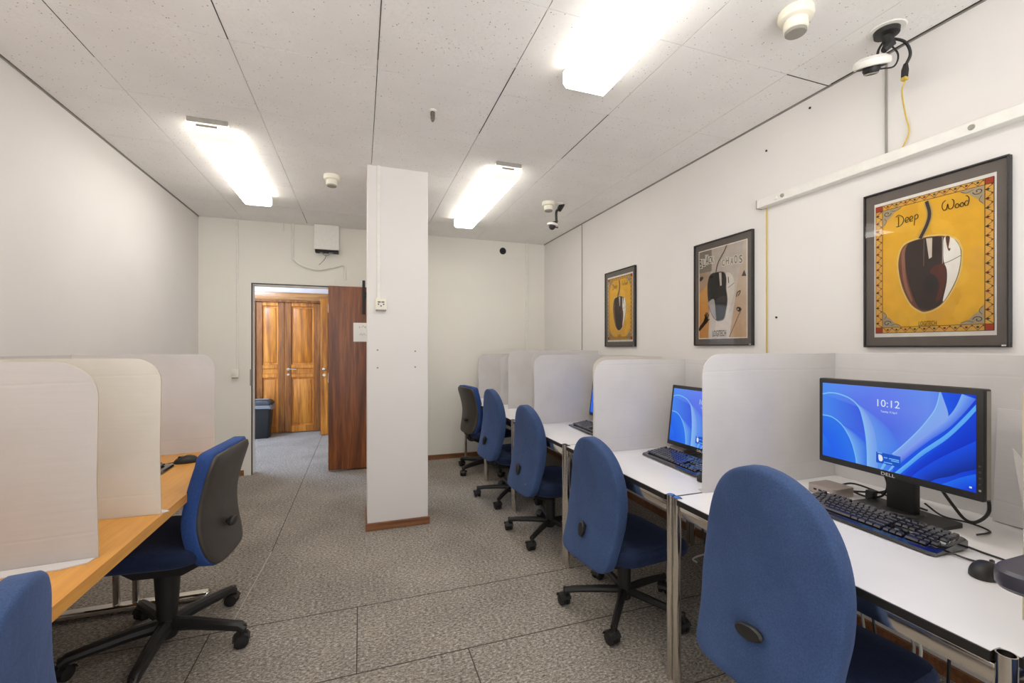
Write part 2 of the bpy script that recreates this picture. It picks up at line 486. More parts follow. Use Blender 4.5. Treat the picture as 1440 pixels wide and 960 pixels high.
# corridor shell
b = MB(); b.box(-3.6, 1.6, CY, CY+.1, 0, HC+.1, M['wall']); struct(b.build('wall_corridor', smooth=0))
b = MB(); b.box(-3.6, 1.6, YB+.05, CY+.1, HC, HC+.1, M['wall']); struct(b.build('ceiling_corridor', smooth=0))
b = MB(); b.box(1.5, 1.6, YB+.12, CY, 0, HC, M['wall']); struct(b.build('wall_corridor_right', smooth=0))
b = MB(); b.box(-3.6, XL-.1, YB, YB+.12, 0, HC+.1, M['wall']); struct(b.build('wall_corridor_front', smooth=0))
# pillar
b = MB(); b.box(.046, .482, 3.332, 3.72, 0, HC+.02, M['wall'], .004, 1); pillar = struct(b.build('pillar'))
b = MB()
for x_, z_ in ((.117, 1.309), (.387, 1.300), (.117, 1.180), (.387, 1.182)):
    b.lathe([(0, .003), (.0065, .003), (.0065, 0)], M['wire_grey'], 10, Matrix.Translation((x_, 3.332, z_)) @ Matrix.Rotation(PI/2, 4, 'X'))
b.build('screw_hole', pillar)
b = MB(); b.box(.034, .494, 3.318, 3.734, .0, .055, M['skirting'], .003, 1); struct(b.build('baseboard_pillar'))
b = MB(); b.box(XR-.014, XR, YF, YB, 0, .055, M['skirting']); struct(b.build('baseboard_right'))
b = MB(); b.box(XL, DX0-.07, YB-.014, YB, 0, .055, M['skirting']); b.box(DX1+.07, XR, YB-.014, YB, 0, .055, M['skirting']); struct(b.build('baseboard_back'))
b = MB(); b.box(XL, XL+.014, YF, YB, 0, .055, M['skirting']); struct(b.build('baseboard_left'))

# door frame and open leaf
b = MB()
for x0, x1 in ((DX0-.065, DX0), (DX1, DX1+.065)):
    b.box(x0, x1, YB-.012, YB+.0, 0, DH+.065, M['wall_cream'])
b.box(DX0, DX1, YB-.012, YB, DH, DH+.065, M['wall_cream'])
b.box(DX0, DX0+.008, YB-.010, YB+.01, 0, DH, M['edge_black']); b.box(DX0, DX1, YB-.010, YB+.01, DH-.008, DH, M['edge_black'])
b.box(DX1-.006, DX1, YB-.01, YB+.01, 0, DH, M['edge_black'])
b.box(DX0+.0, DX0+.006, YB+.01, YB+.125, 0, DH, M['white_paint']); b.box(DX1-.008, DX1, YB+.01, YB+.125, 0, DH, M['white_paint'])
b.box(DX0, DX1, YB+.01, YB+.125, DH-.02, DH, M['white_paint'])
door1 = struct(b.build('door_frame'))
door1.name = 'door_1'
b = MB(); b.box(DX0-.012, DX0+.004, YB-.016, YB-.008, .93, 1.10, M['wire_grey'], .002, 1); b.build('strike_plate', door1)

lf = thing('door_leaf', 'reddish brown veneered door leaf standing open behind the white pillar', 'door', (-.322, 5.06, 0), 0)
b = MB(); b.box(0, .80, -.02, .02, .015, 1.985, M['veneer'], .002, 1); b.build('panel', lf)
for z_ in (.25, 1.0, 1.75):
    b = MB(); b.tube([(0, .03, z_-.05), (0, .03, z_+.05)], .01, M['steel'], 10); b.build('hinge', lf)
b = MB(); b.box(.34, .37, -.05, -.02, 1.69, 2.055, M['edge_black'], .003, 1); b.box(.355, .62, -.06, -.02, 1.86, 1.93, M['edge_black'], .004, 1)
b.build('door_closer', lf)
nt_ = thing('paper_notice', 'white paper notice taped on the brown open door leaf', 'paper', (-.073, 5.037, 1.39), 0)
b = MB(); b.box(0, .29, -.0012, 0, 0, .205, M['paper']); b.build('sheet', nt_, smooth=0)
a = Art((1, 0, 0), (0, 0, 1), (0, -1, 0), (0, -.0014, 0))
for k, (u, w, v) in enumerate([(.06, .006, .15), (.085, .03, .155), (.12, .006, .15), (.065, .025, .07), (.095, .03, .07), (.135, .03, .07), (.175, .04, .07), (.15, .06, .15)]):
    a.line([(u, v), (u+w*.5, v+.022), (u+w, v-.002)], .004, (150, 150, 148), 1)
a.build('lettering', M['art'], nt_)

# corridor doors
cd = thing('corridor_double_door', 'tall varnished wooden panelled double door across the corridor', 'door', (0, CY, 0))
b = MB()
b.box(-1.60, -1.505, -.07, 0, 0, 2.10, M['oldwood_frame'], .006, 1); b.box(-.60, -.50, -.07, 0, 0, 2.10, M['oldwood_frame'], .006, 1)
b.build('door_frame', cd)
b = MB(); b.box(-1.62, -.42, -.10, 0, 2.055, 2.175, M['lintel'], .008, 2); b.box(-1.62, -.42, -.085, 0, 2.025, 2.06, M['oldwood_frame'], .006, 1); b.build('lintel', cd)
def leaf(nm, x0, x1, par, y0=-.045, axis_m=M['oldwood_frame']):
    g = MB()
    st = .095 if x1-x0 > .4 else .085
    H = 2.035
    g.box(x0, x0+st, y0, -.005, .01, H, axis_m, .004, 1); g.box(x1-st, x1, y0, -.005, .01, H, axis_m, .004, 1)
    for z0, z1 in ((.01, .11), (.86, .92), (1.0, 1.06), (1.965, H)):
        g.box(x0+st, x1-st, y0, -.005, z0, z1, M['oldwood'], .004, 1)
    g.box(x0+st, x1-st, y0+.012, -.005, .92, 1.0, M['oldwood'], .003, 1)
    o = g.build(nm, par)
    for z0, z1 in ((.11, .86), (1.06, 1.965)):
        g = MB(); g.box(x0+st, x1-st, y0+.022, -.008, z0, z1, M['oldwood'], .003, 1)
        g.box(x0+st+.03, x1-st-.03, y0+.012, y0+.03, z0+.03, z1-.03, M['oldwood'], .010, 2)
        g.build('raised_panel', o)
    return o
leaf('door_leaf', -1.50, -1.115, cd)
l2 = leaf('door_leaf', -1.112, -.605, cd)
def lever(par, x, z, y0, sgn=1):
    g = MB(); R = Matrix.Translation((x, y0, z)) @ Matrix.Rotation(PI/2, 4, 'X')
    g.lathe([(0, .01), (.022, .01), (.025, 0)], M['brass'], 18, R)
    g.tube([(x, y0, z), (x, y0-.045, z), (x+sgn*.02, y0-.05, z), (x+sgn*.12, y0-.05, z-.003)], .009, M['brass'], 8)
    g.build('handle', par)
    g = MB(); R = Matrix.Translation((x, y0, z-.085)) @ Matrix.Rotation(PI/2, 4, 'X')
    g.lathe([(0, .012), (.017, .012), (.02, 0)], M['brass'], 18, R); g.build('lock_rosette', par)
lever(l2, -1.06, .99, -.045)
cl = thing('panelled_door_leaf', 'wooden door leaf with round pale handle, standing ajar right in the corridor', 'door', (-.57, 7.18, 0), math.radians(4))
g = MB(); g.box(0, .10, -.02, .02, .01, 2.06, M['oldwood'], .004, 1); g.box(.70, .80, -.02, .02, .01, 2.06, M['oldwood'], .004, 1)
for z0, z1 in ((.01, .14), (.9, 1.05), (1.94, 2.06)): g.box(.10, .70, -.02, .02, z0, z1, M['oldwood'], .004, 1)
g.box(.10, .70, -.008, .008, .14, .9, M['oldwood']); g.box(.10, .70, -.008, .008, 1.05, 1.94, M['oldwood'])
cp = g.build('panel', cl)
g = MB(); R = Matrix.Translation((.05, -.02, 1.0)) @ Matrix.Rotation(PI/2, 4, 'X')
g.lathe([(0, .06), (.016, .058), (.026, .045), (.024, .03), (.01, .024), (.01, .008), (.026, .006), (.026, 0)], M['brass'], 18, R); g.build('handle', cl)
g = MB(); R = Matrix.Translation((.05, -.02, .91)) @ Matrix.Rotation(PI/2, 4, 'X')
g.lathe([(0, .012), (.022, .012), (.025, 0)], M['brass'], 18, R); g.build('lock_rosette', cl)

# bin
bn = thing('waste_bin', 'dark grey waste bin with swing lid and liner by the corridor doors', 'bin', (-1.40, 7.30, 0))
def rrect(w, d, r, n=5):
    o = []
    for cx, cy, a0 in ((w/2-r, d/2-r, 0), (-w/2+r, d/2-r, 90), (-w/2+r, -d/2+r, 180), (w/2-r, -d/2+r, 270)):
        for k in range(n+1):
            t = math.radians(a0+90*k/n); o.append((cx+r*math.cos(t), cy+r*math.sin(t)))
    return o
def loft(g, rings, m, cap0=True, cap1=True):
    V = [[g.bm.verts.new(Vector(p)) for p in r] for r in rings]; fs = []
    n = len(V[0])
    for A, B in zip(V, V[1:]):
        for k in range(n): fs.append(g.bm.faces.new((A[k], A[(k+1) % n], B[(k+1) % n], B[k])))
    if cap0: fs.append(g.bm.faces.new(V[0][::-1]))
    if cap1: fs.append(g.bm.faces.new(V[-1]))
    g._fin(fs, m)
g = MB(); loft(g, [[(x, y, z) for x, y in rrect(w, d, .04)] for w, d, z in ((.26, .20, 0), (.27, .21, .01), (.33, .26, .46), (.345, .275, .465), (.345, .275, .48))], M['bin']); g.build('bin_body', bn)
g = MB(); random.seed(3)
loft(g, [[(x*(1+random.uniform(0, .05)), y*(1+random.uniform(0, .08)), z+random.uniform(-.015, .01)) for x, y in rrect(w, d, .04)] for w, d, z in ((.35, .28, .43), (.355, .285, .46), (.35, .28, .49))], M['bag'], False, False); g.build('bin_liner', bn)
g = MB(); loft(g, [[(x, y, z) for x, y in rrect(w, d, .05)] for w, d, z in ((.355, .285, .485), (.355, .285, .51), (.31, .24, .545), (.24, .16, .56))], M['bin'])
g.box(-.12, .12, -.05, .05, .545, .568, M['bag'], .008, 2); g.build('bin_lid', bn)

# ================================================================== CEILING FIXTURES
def make_lamp(label, x0, x1, y0, y1):
    t = thing('ceiling_light', label, 'light', ((x0+x1)/2, (y0+y1)/2, HC), 0, 'fluorescent ceiling lights')
    w, l = (x1-x0)/2, (y1-y0)/2
    g = MB(); g.box(-w+.01, w-.01, -l, l, -.022, 0, M['white_paint'], .002, 1); g.box(-w+.005, w-.005, -l-.006, -l+.004, -.026, 0, M['steel'], .001, 1)
    g.build('base_plate', t)
    g = MB(); e0, e1 = -l, -l+.10
    g.prism([(e0, -.020), (e1, -.020), (e1, -.088), (e0+.055, -.088), (e0, -.055)], -w, w, M['lamp_cap'], 'X')
    g.box(-w+.05, w-.06, -l-.0015, -l+.001, -.048, -.036, M['grille'], .001, 1); g.build('end_cap', t)
    g = MB(); g.box(-w, w, l-.012, l, -.080, -.020, M['lamp_cap']); g.build('end_cap', t)
    g = MB()
    prof = [(-w, -.022), (-w, -.078), (-w+.016, -.094), (w-.016, -.094), (w, -.078), (w, -.022)]
    rings = [[(x, y, z) for x, z in prof] for y in (-l+.102, l-.002)]
    V = [[g.bm.verts.new(Vector(p)) for p in r] for r in rings]
    fs = [g.bm.faces.new((V[0][k], V[0][k+1], V[1][k+1], V[1][k])) for k in range(5)] + [g.bm.faces.new(V[1]), g.bm.faces.new(V[0][::-1])]
    g._fin(fs, M['lamp_side']); g._fin(fs[1:4], M['lamp']); g.build('diffuser', t, smooth=0)
    return t
make_lamp('lit fluorescent ceiling light above the left desk row, before the doorway', -.945, -.73, 2.97, 4.30)
make_lamp('lit fluorescent ceiling light just right of the white pillar', .905, 1.105, 2.97, 4.42)
make_lamp('largest lit fluorescent ceiling light, running out of the top of the photo', .905, 1.135, .55, 1.875)

make_lamp('lit fluorescent ceiling light above the cardboard carrel nearest the camera, out of view', -.945, -.73, .55, 1.86)

def detector(label, x, y, s=1., grp='ceiling smoke detectors'):
    t = thing('smoke_detector', label, 'smoke detector', (x, y, HC), 0, grp)
    g = MB(); g.lathe([(0, 0), (.058*s, 0), (.060*s, -.018*s), (.056*s, -.030*s), (.046*s, -.036*s), (0, -.036*s)], M['ivory']); g.build('mounting_base', t)
    g = MB(); g.lathe([(0, -.036*s), (.040*s, -.036*s), (.041*s, -.05*s), (.041*s, -.070*s), (.037*s, -.073*s), (0, -.073*s)], M['ivory'])
    h = g.build('sensor_head', t)
    g = MB(); g.lathe([(.036*s, -.073*s), (.036*s, -.080*s), (.033*s, -.083*s), (0, -.083*s)], M['grille']); g.build('sensor_grille', h)
detector('largest round ivory smoke detector, right of the big ceiling light', 1.62, 1.262, 1.05)
detector('round ivory smoke detector left of the pillar on the ceiling', -.21, 3.64, 1.)
detector('round ivory smoke detector beside the small dangling black camera', 1.62, 3.66, 1.)
t = thing('sprinkler_head', 'small metal sprinkler head on the ceiling above the pillar', 'sprinkler', (.38, 2.45, HC))
g = MB(); g.lathe([(0, 0), (.022, 0), (.022, -.004), (.014, -.008), (0, -.008)], M['white_paint']); g.build('escutcheon', t)
g = MB(); g.lathe([(.009, -.006), (.013, -.012), (.013, -.03), (.010, -.034), (.010, -.05), (.006, -.062), (0, -.064)], M['dull_brass'], 14)
g.tube([(.011, 0, -.03), (.013, 0, -.045), (.005, 0, -.06)], .0025, M['steel'], 6); g.tube([(-.011, 0, -.03), (-.013, 0, -.045), (-.005, 0, -.06)], .0025, M['steel'], 6)
g.build('sprinkler_body', t)

# dangling dome cameras
t = thing('dangling_camera', 'white dome camera dangling on cables from a ceiling hole above the rail', 'camera', (2.07, 1.21, HC))
g = MB(); g.lathe([(.045, -.004), (.062, -.004), (.066, 0), (.045, 0)], M['white_paint'], 28); g.build('ceiling_ring', t)
g = MB(); g.lathe([(0, .0), (.045, -.001), (.043, -.022), (0, -.03)], M['black'], 20); g.tube([(0, 0, -.02), (.01, -.005, -.06), (-.01, .005, -.085)], [.02, .022, .012], M['black'], 8); g.build('cable_gland', t)
g = MB()
g.tube(catmull([(.0, 0, -.03), (-.02, .02, -.08), (-.03, .01, -.14)], 6), .005, M['black'], 6)
g.tube(catmull([(.01, 0, -.03), (.05, -.035, -.06), (.07, -.045, -.11), (.068, -.03, -.15)], 6), .006, M['black'], 6)
g.tube(catmull([(.01, 0, -.05), (.045, -.015, -.10), (.03, -.01, -.15), (-.03, .005, -.165)], 6), .0035, M['black'], 6)
g.build('cable', t)
g = MB(); g.tube([(.068, -.03, -.145), (.067, -.028, -.17), (.067, -.026, -.20)], [.008, .013, .012], M['black'], 8); g.box(.057, .077, -.036, -.016, -.212, -.198, M['yellow_cable'], .002, 1); g.build('connector', t)
X = Matrix.Translation((-.075, .01, -.155)) @ Matrix.Rotation(math.radians(-14), 4, 'Y') @ Matrix.Rotation(math.radians(14), 4, 'X')
g = MB(); g.lathe([(0, .03), (.045, .028), (.062, .015), (.064, 0), (.06, -.008), (.052, -.010)], M['white_paint'], 28, X)
g.lathe([(0, -.006), (.052, -.008)], M['black'], 28, X); g.build('camera_body', t)
g = MB(); g.lathe([(.03, -.008), (.030, -.022), (.024, -.032), (0, -.034)], M['black'], 20, X); g.lathe([(.024, -.030), (.026, -.033), (.020, -.036)], M['steel'], 20, X); g.build('lens', t)
t = thing('dangling_camera', 'small camera on a black cable hanging beside the far smoke detector', 'camera', (1.73, 3.66, HC))
g = MB(); g.lathe([(0, 0), (.04, 0), (.042, -.006), (.03, -.012), (0, -.012)], M['white_paint'], 20); g.build('ceiling_ring', t)
g = MB(); g.tube(catmull([(.03, 0, 0), (.0, 0, -.05), (-.03, 0, -.075), (-.032, 0, -.15), (-.03, 0, -.17), (-.075, 0, -.185)], 6), [.024]*8+[.012]*23, M['black'], 8); g.build('cable', t)
X = Matrix.Translation((-.07, 0, -.20)) @ Matrix.Rotation(math.radians(10), 4, 'Y')
g = MB(); g.lathe([(0, .012), (.045, .01), (.052, 0), (.05, -.012), (0, -.012)], M['white_paint'], 24, X); g.build('camera_body', t)
g = MB(); g.lathe([(.032, -.012), (.028, -.03), (.014, -.045), (0, -.047)], M['black'], 18, X); g.tube([X @ Vector((.0, 0, -.012)), X @ Vector((.055, 0, -.01))], .009, M['black'], 8); g.build('lens', t)

# ================================================================== WALL ITEMS
def pipe(name, label, cat, pts, r, m, clips=(), seg=8):
    g = MB(); g.tube(pts, r, m, seg)
    o = g.build(name); return tag(o, label, cat)
# right wall
t = thing('cable_rail', 'long white metal rail on the right wall above the posters', 'rail', (XR, 0, 0))
g = MB(); g.box(-.048, 0, YF+.3, 1.955, 2.142, 2.188, M['white_paint'], .002, 1); g.build('channel', t)
g = MB(); g.box(-.050, 0, 1.955, 1.960, 2.140, 2.19, M['wire_grey'], .002, 1); g.box(-.02, -.004, 1.962, 1.985, 2.158, 2.176, M['steel'], .003, 1); g.build('end_cap', t)
for y_ in (1.83, 1.79, 1.0):
    g = MB(); g.lathe([(0, .006), (.009, .006), (.011, 0)], M['grille'] if y_ != 1.83 else M['white_paint'], 14, Matrix.Translation((-.048, y_, 2.166)) @ Matrix.Rotation(-PI/2, 4, 'Y')); g.build('screw', t)
g = MB(); g.tube(catmull([(2.139, 1.182, 2.44), (2.15, 1.20, 2.40), (XR-.02, 1.228, 2.33), (XR-.008, 1.223, 2.26), (XR-.012, 1.245, 2.20), (XR-.02, 1.26, 2.188)], 6), .003, M['yellow_cable'], 6)
tag(g.build('network_cable'), 'loose yellow cable curving down from the dangling camera to the wall rail', 'cable')
g = MB(); g.box(XR-.008, XR, 1.307, 1.315, 2.19, 2.655, M['wire_grey'], .001, 1)
tag(g.build('wall_conduit'), 'thin grey vertical conduit below the dangling dome camera', 'conduit')
g = MB(); g.tube([(XR-.006, 1.925, .05), (XR-.006, 1.925, 2.14)], .0035, M['yellow_cable'], 6); g.box(XR-.006, XR, 1.930, 1.938, .05, 2.14, M['white_paint'])
tag(g.build('network_cable'), 'straight yellow cable running down the wall between two posters', 'cable')
g = MB(); g.tube([(XR-.005, 4.177, .05), (XR-.005, 4.177, 2.64)], .004, M['wire_grey'], 6)
tag(g.build('wall_conduit'), 'thin vertical conduit on the right wall near its far corner', 'conduit')
# back wall
g = MB(); g.box(1.985, 2.012, YB-.02, YB, 0.055, HC, M['white_paint'], .003, 1)
tag(g.build('wall_conduit'), 'white vertical cable duct on the back wall beside the right corner', 'conduit')
g = MB(); g.box(1.70, 1.985, YB-.010, YB, 2.440, 2.452, M['white_paint'], .002, 1); tag(g.build('wall_conduit'), 'short white horizontal cable duct below the round black vent', 'conduit')
t = thing('wall_vent', 'round black vent high on the back wall, right of the pillar', 'vent', (1.679, YB, 2.53))
X = Matrix.Rotation(PI/2, 4, 'X')
g = MB(); g.lathe([(0, .01), (.036, .012), (.042, .008), (.042, 0)], M['black'], 24, X); g.build('rim', t)
g = MB(); g.lathe([(0, .016), (.018, .015), (.022, .01)], M['black_matte'], 16, X); g.build('cap', t)
t = thing('junction_box', 'white box with loose wires hanging above the doorway', 'junction box', (-.345, YB, 2.35))
g = MB()
g.box(-.125, .125, -.10, 0, 0.03, .297, M['white_paint'], .004, 1); g.build('cover', t)
g = MB(); g.box(-.115, .118, -.09, -.002, .005, .03, M['black_matte']); g.tube([(.02, -.07, .01), (.07, -.08, .015), (.115, -.06, .012)], .01, M['grille'], 6); g.build('open_underside', t)
g = MB(); g.tube(catmull([(-.08, -.06, .02), (-.03, -.06, -.02), (.04, -.06, .0), (.1, -.06, .015)], 6), .004, M['wire_white'], 6)
g.tube(catmull([(-.06, -.07, .02), (-.01, -.07, -.03), (.06, -.06, .01)], 6), .004, M['wire_grey'], 6)
g.tube(catmull([(-.01, -.05, .01), (-.015, -.05, -.05), (-.05, -.05, -.10), (-.08, -.045, -.13)], 6), .004, M['grille'], 6); g.build('loose_wire', t)
g = MB(); g.tube(catmull([(-.685, YB-.012, HC), (-.685, YB-.012, 2.30), (-.67, YB-.014, 2.265), (-.60, YB-.03, 2.21), (-.45, YB-.04, 2.17), (-.30, YB-.025, 2.20), (-.19, YB-.014, 2.235), (-.165, YB-.012, 2.22)], 6)+[(-.160, YB-.012, 2.07)], .010, M['white_paint'], 8)
tag(g.build('wall_cable'), 'white cable sagging along the wall under the junction box', 'cable')
g = MB(); g.tube([(-.78, YB-.01, HC), (-.78, YB-.01, 2.56)], .011, M['white_paint'], 8); tag(g.build('pipe_stub'), 'short white pipe stub under the ceiling left of the junction box', 'pipe')
t = thing('light_switch', 'white surface light switch left of the doorway with conduit above', 'switch', (-1.217, YB, 1.06))
g = MB(); g.box(-.032, .032, -.032, 0, -.045, .045, M['ivory'], .006, 2); g.build('housing', t)
g = MB(); g.box(-.022, .022, -.038, -.03, -.012, .03, M['white_paint'], .003, 2); g.build('rocker', t)
g = MB(); g.box(-.028, .028, -.036, -.02, -.05, -.04, M['grille'], .002, 1); g.build('lower_grip', t)
g = MB(); g.tube([(-1.20, YB-.01, 1.105), (-1.20, YB-.01, HC)], .010, M['white_paint'], 8); tag(g.build('wall_conduit'), 'white conduit running from the ceiling to the light switch', 'conduit')
t = thing('wall_socket', 'white power socket high on the front of the pillar', 'socket', (.140, 3.332, 1.64))
g = MB(); g.box(-.040, .040, -.038, 0, -.040, .040, M['ivory'], .006, 2); g.build('housing', t)
g = MB()
for dx, dz in ((-.018, .016), (.018, .016), (-.018, -.0), (.018, -.0), (0, -.012), (-.008, .016), (.008, .016)): g.box(dx-.0045, dx+.0045, -.0405, -.037, dz-.004, dz+.004, M['dark_port'])
g.build('socket_hole', t)
g = MB(); g.box(-.036, .036, -.040, -.012, -.048, -.038, M['grille'], .002, 1); g.build('lower_grip', t)
g = MB(); g.box(.112, .137, 3.317, 3.332, 1.68, HC, M['white_paint'], .003, 1); tag(g.build('wall_conduit'), 'white cable duct on the pillar leading down to the socket', 'conduit')

# ================================================================== POSTERS
FW, FH = .488, .702
def picture(label, yr, z0, kind):
    # right wall, seen from inside: u runs towards -y
    t = thing('framed_poster', label, 'poster', (XR, yr, z0), 0)
    g = MB(); fr = .007; d = .022
    for u0, u1, v0, v1 in ((0, FW, 0, fr), (0, FW, FH-fr, FH), (0, fr, fr, FH-fr), (FW-fr, FW, fr, FH-fr)):
        g.box(-d, 0, -u1, -u0, v0, v1, M['frame_black'], .0015, 1)
    g.build('frame', t)
    g = MB(); g.box(-.012, -.002, -FW+fr, -fr, fr, FH-fr, M['mat_board']); g.build('mat_board', t, smooth=0)
    a = Art((0, -1, 0), (0, 0, 1), (-1, 0, 0), (-.0125, 0, 0), .0003)
    kind(a); p = a.build('print', M['art'], t)
    g = MB(); g.poly([(-.0195, -fr, fr), (-.0195, -FW+fr, fr), (-.0195, -FW+fr, FH-fr), (-.0195, -fr, FH-fr)], M['glazing']); g.build('glazing', t, smooth=0)
    g = MB(); g.box(-.0230, -.0215, -FW+.020, -FW+.008, .004, .009, M['white_print']); g.build('corner_label', t, smooth=0)
    return t
BK = (44, 34, 26)
def deep_wood(a):
    a.rect(.042, .045, .451, .652, (250, 246, 238), 0)
    a.rect(.049, .063, .4445, .637, (240, 186, 84), 1)
    a.rect(.076, .088, .419, .614, (244, 192, 50), 2)
    rnd = random.Random(5)
    # mottled paint on the ground
    for k in range(26):
        u, v = rnd.uniform(.09, .405), rnd.uniform(.10, .60); r = rnd.uniform(.012, .035)
        c = rnd.choice([(247, 198, 60), (238, 184, 46), (246, 196, 54), (240, 188, 62)])
        a.smooth([(u+r*(1+.4*rnd.random())*math.cos(q*1.047), v+r*1.5*(1+.4*rnd.random())*math.sin(q*1.047)) for q in range(6)], c, 3+k*.1)
    # border
    for p in ([(.076, .063), (.076, .637)], [(.419, .063), (.419, .637)], [(.049, .088), (.4445, .088)], [(.049, .614), (.4445, .614)],
              [(.049, .063), (.049, .637)], [(.4445, .063), (.4445, .637)], [(.049, .063), (.4445, .063)], [(.049, .637), (.4445, .637)]):
        a.line(p, .0018, BK, 6)
    for (u0, u1) in ((.051, .074), (.421, .443)):
        n = 15; pts = []
        for k in range(n*2+1): pts.append((u0 if k % 2 else u1, .09+(.612-.09)*k/(2*n)))
        a.line(pts, .0026, (120, 74, 40), 6)
        for k in range(n):
            v = .09+(.522)*(k+.5)/n; c = ((66, 76, 44), (150, 50, 30))[k % 2]
            um = u0+.007 if True else 0
            a.disc(um, v, .0042, c, 7, 8); a.line([(um-.007, v), (um+.007, v)], .0018, BK, 7)
            a.disc(u1-.004, v+.522/n/2, .0022, (70, 60, 40), 7, 6)
    for (v0, v1) in ((.065, .086), (.616, .635)):
        n = 10; pts = []
        for k in range(n*2+1): pts.append((.08+(.336)*k/(2*n), v0 if k % 2 else v1))
        a.line(pts, .0026, (120, 74, 40), 6)
        for k in range(n):
            u = .08+.336*(k+.5)/n; c = ((150, 50, 30), (66, 90, 56))[k % 2]
            a.disc(u, v0+.012, .0045, c, 7, 8); a.disc(u+.336/n/2, v1-.004, .0022, (70, 60, 40), 7, 6)
    for u0, u1 in ((.05, .075), (.42, .4435)):
        for v0, v1 in ((.064, .087), (.615, .636)): a.rect(u0, v0, u1, v1, (186, 66, 30), 7)
    # corner ornaments
    for cu, su in ((.078, 1), (.417, -1)):
        for cv, sv in ((.09, 1), (.612, -1)):
            a.poly([(cu, cv), (cu+su*.075, cv), (cu+su*.045, cv+sv*.016), (cu+su*.03, cv+sv*.035), (cu+su*.012, cv+sv*.05), (cu, cv+sv*.075)], (188, 172, 140), 6)
            a.line([(cu+su*.005+su*.016*math.cos(q*.8)*(1-q*.09)+su*.012, cv+sv*.016+sv*.013*math.sin(q*.8)*(1-q*.09)) for q in range(10)], .003, (70, 66, 66), 7, 3)
            a.line([(cu+su*.03, cv+sv*.006), (cu+su*.05, cv+sv*.012), (cu+su*.068, cv+sv*.004)], .002, (90, 86, 80), 7, 4)
            a.line([(cu+su*.006, cv+sv*.035), (cu+su*.014, cv+sv*.05), (cu+su*.004, cv+sv*.066)], .002, (90, 86, 80), 7, 4)
    # mouse with halo
    out = [(.225, .458), (.161, .442), (.139, .383), (.142, .314), (.158, .244), (.185, .183), (.216, .154), (.235, .148), (.265, .157), (.294, .181), (.323, .232), (.345, .299), (.351, .369), (.346, .396), (.333, .425), (.298, .449), (.262, .457)]
    cu, cv = .245, .31
    a.smooth([(cu+(u-cu)*1.055, cv+(v-cv)*1.045) for u, v in out], (240, 212, 124), 7)
    a.smooth(out, (120, 84, 56), 8)
    a.smooth([(cu+(u-cu)*.965, cv+(v-cv)*.972) for u, v in out], (122, 72, 54), 9)
    a.smooth([(.150, .40), (.158, .43), (.172, .44), (.163, .36), (.170, .28), (.19, .20), (.178, .21), (.156, .29)], (156, 106, 84), 10)
    a.smooth([(.229, .453), (.178, .446), (.163, .408), (.167, .339), (.178, .27), (.197, .201), (.216, .163), (.242, .155), (.272, .165), (.291, .186), (.303, .252), (.306, .306), (.297, .339), (.294, .38), (.293, .445)], (62, 46, 40), 11)
    a.smooth([(.262, .33), (.295, .34), (.304, .30), (.300, .25), (.288, .20), (.270, .19), (.282, .25), (.272, .29), (.25, .31)], (98, 48, 38), 12)
    a.smooth([(.235, .29), (.262, .30), (.275, .26), (.262, .22), (.236, .235)], (50, 42, 40), 12.5)
    a.smooth([(.2985, .444), (.330, .428), (.349, .378), (.343, .299), (.322, .235), (.294, .185), (.306, .26), (.306, .312), (.297, .345), (.295, .39)], (250, 246, 238), 12)
    a.poly([(.238, .453), (.259, .451), (.2575, .372), (.248, .366)], (226, 214, 200), 12)
    a.smooth([(.303, .444), (.308, .40), (.314, .385), (.318, .395), (.312, .40), (.316, .44)], (104, 66, 44), 13)
    a.line([(.231, .452), (.230, .338)], .0016, (150, 124, 96), 13); a.line([(.2925, .446), (.293, .338)], .0022, (190, 176, 150), 13)
    a.line([(.293, .338), (.318, .345), (.349, .36)], .0022, (74, 62, 52), 13, 4)
    a.line([(.217, .458), (.241, .512), (.249, .556), (.239, .606)], .021, (206, 176, 110), 8, 6)
    a.line([(.217, .458), (.241, .512), (.249, .556), (.239, .608)], .012, (66, 56, 56), 9, 6)
    # hand lettering "Deep"
    def st(pts, w=.0030, n=5): a.line(pts, w, (60, 44, 22), 10, n)
    st([(.139, .572), (.139, .549), (.138, .528)]); st([(.128, .572), (.139, .578), (.154, .567), (.158, .551), (.150, .534), (.138, .528), (.130, .530)])
    for u in (.165, .181): st([(u, .546), (u+.009, .549), (u+.010, .557), (u+.004, .561), (u-.001, .552), (u+.001, .540), (u+.011, .540)], .003)
    st([(.199, .562), (.198, .545), (.196, .518)], .003); st([(.199, .557), (.205, .564), (.210, .556), (.207, .546), (.199, .544)], .003)
    # "Wood"
    st([(.302, .592), (.293, .583), (.291, .566), (.297, .553), (.305, .557), (.309, .575), (.312, .557), (.320, .552), (.327, .563), (.328, .582), (.322, .590)])
    for u in (.338, .353): st([(u, .568), (u-.006, .561), (u-.003, .552), (u+.004, .553), (u+.005, .562), (u, .568)], .003)
    st([(.371, .567), (.366, .570), (.361, .562), (.363, .553), (.369, .552), (.373, .562), (.374, .578), (.369, .588), (.364, .590)], .003)
    a.text('LOGITECH', .212, .090, .273, .109, (76, 54, 24), 10)
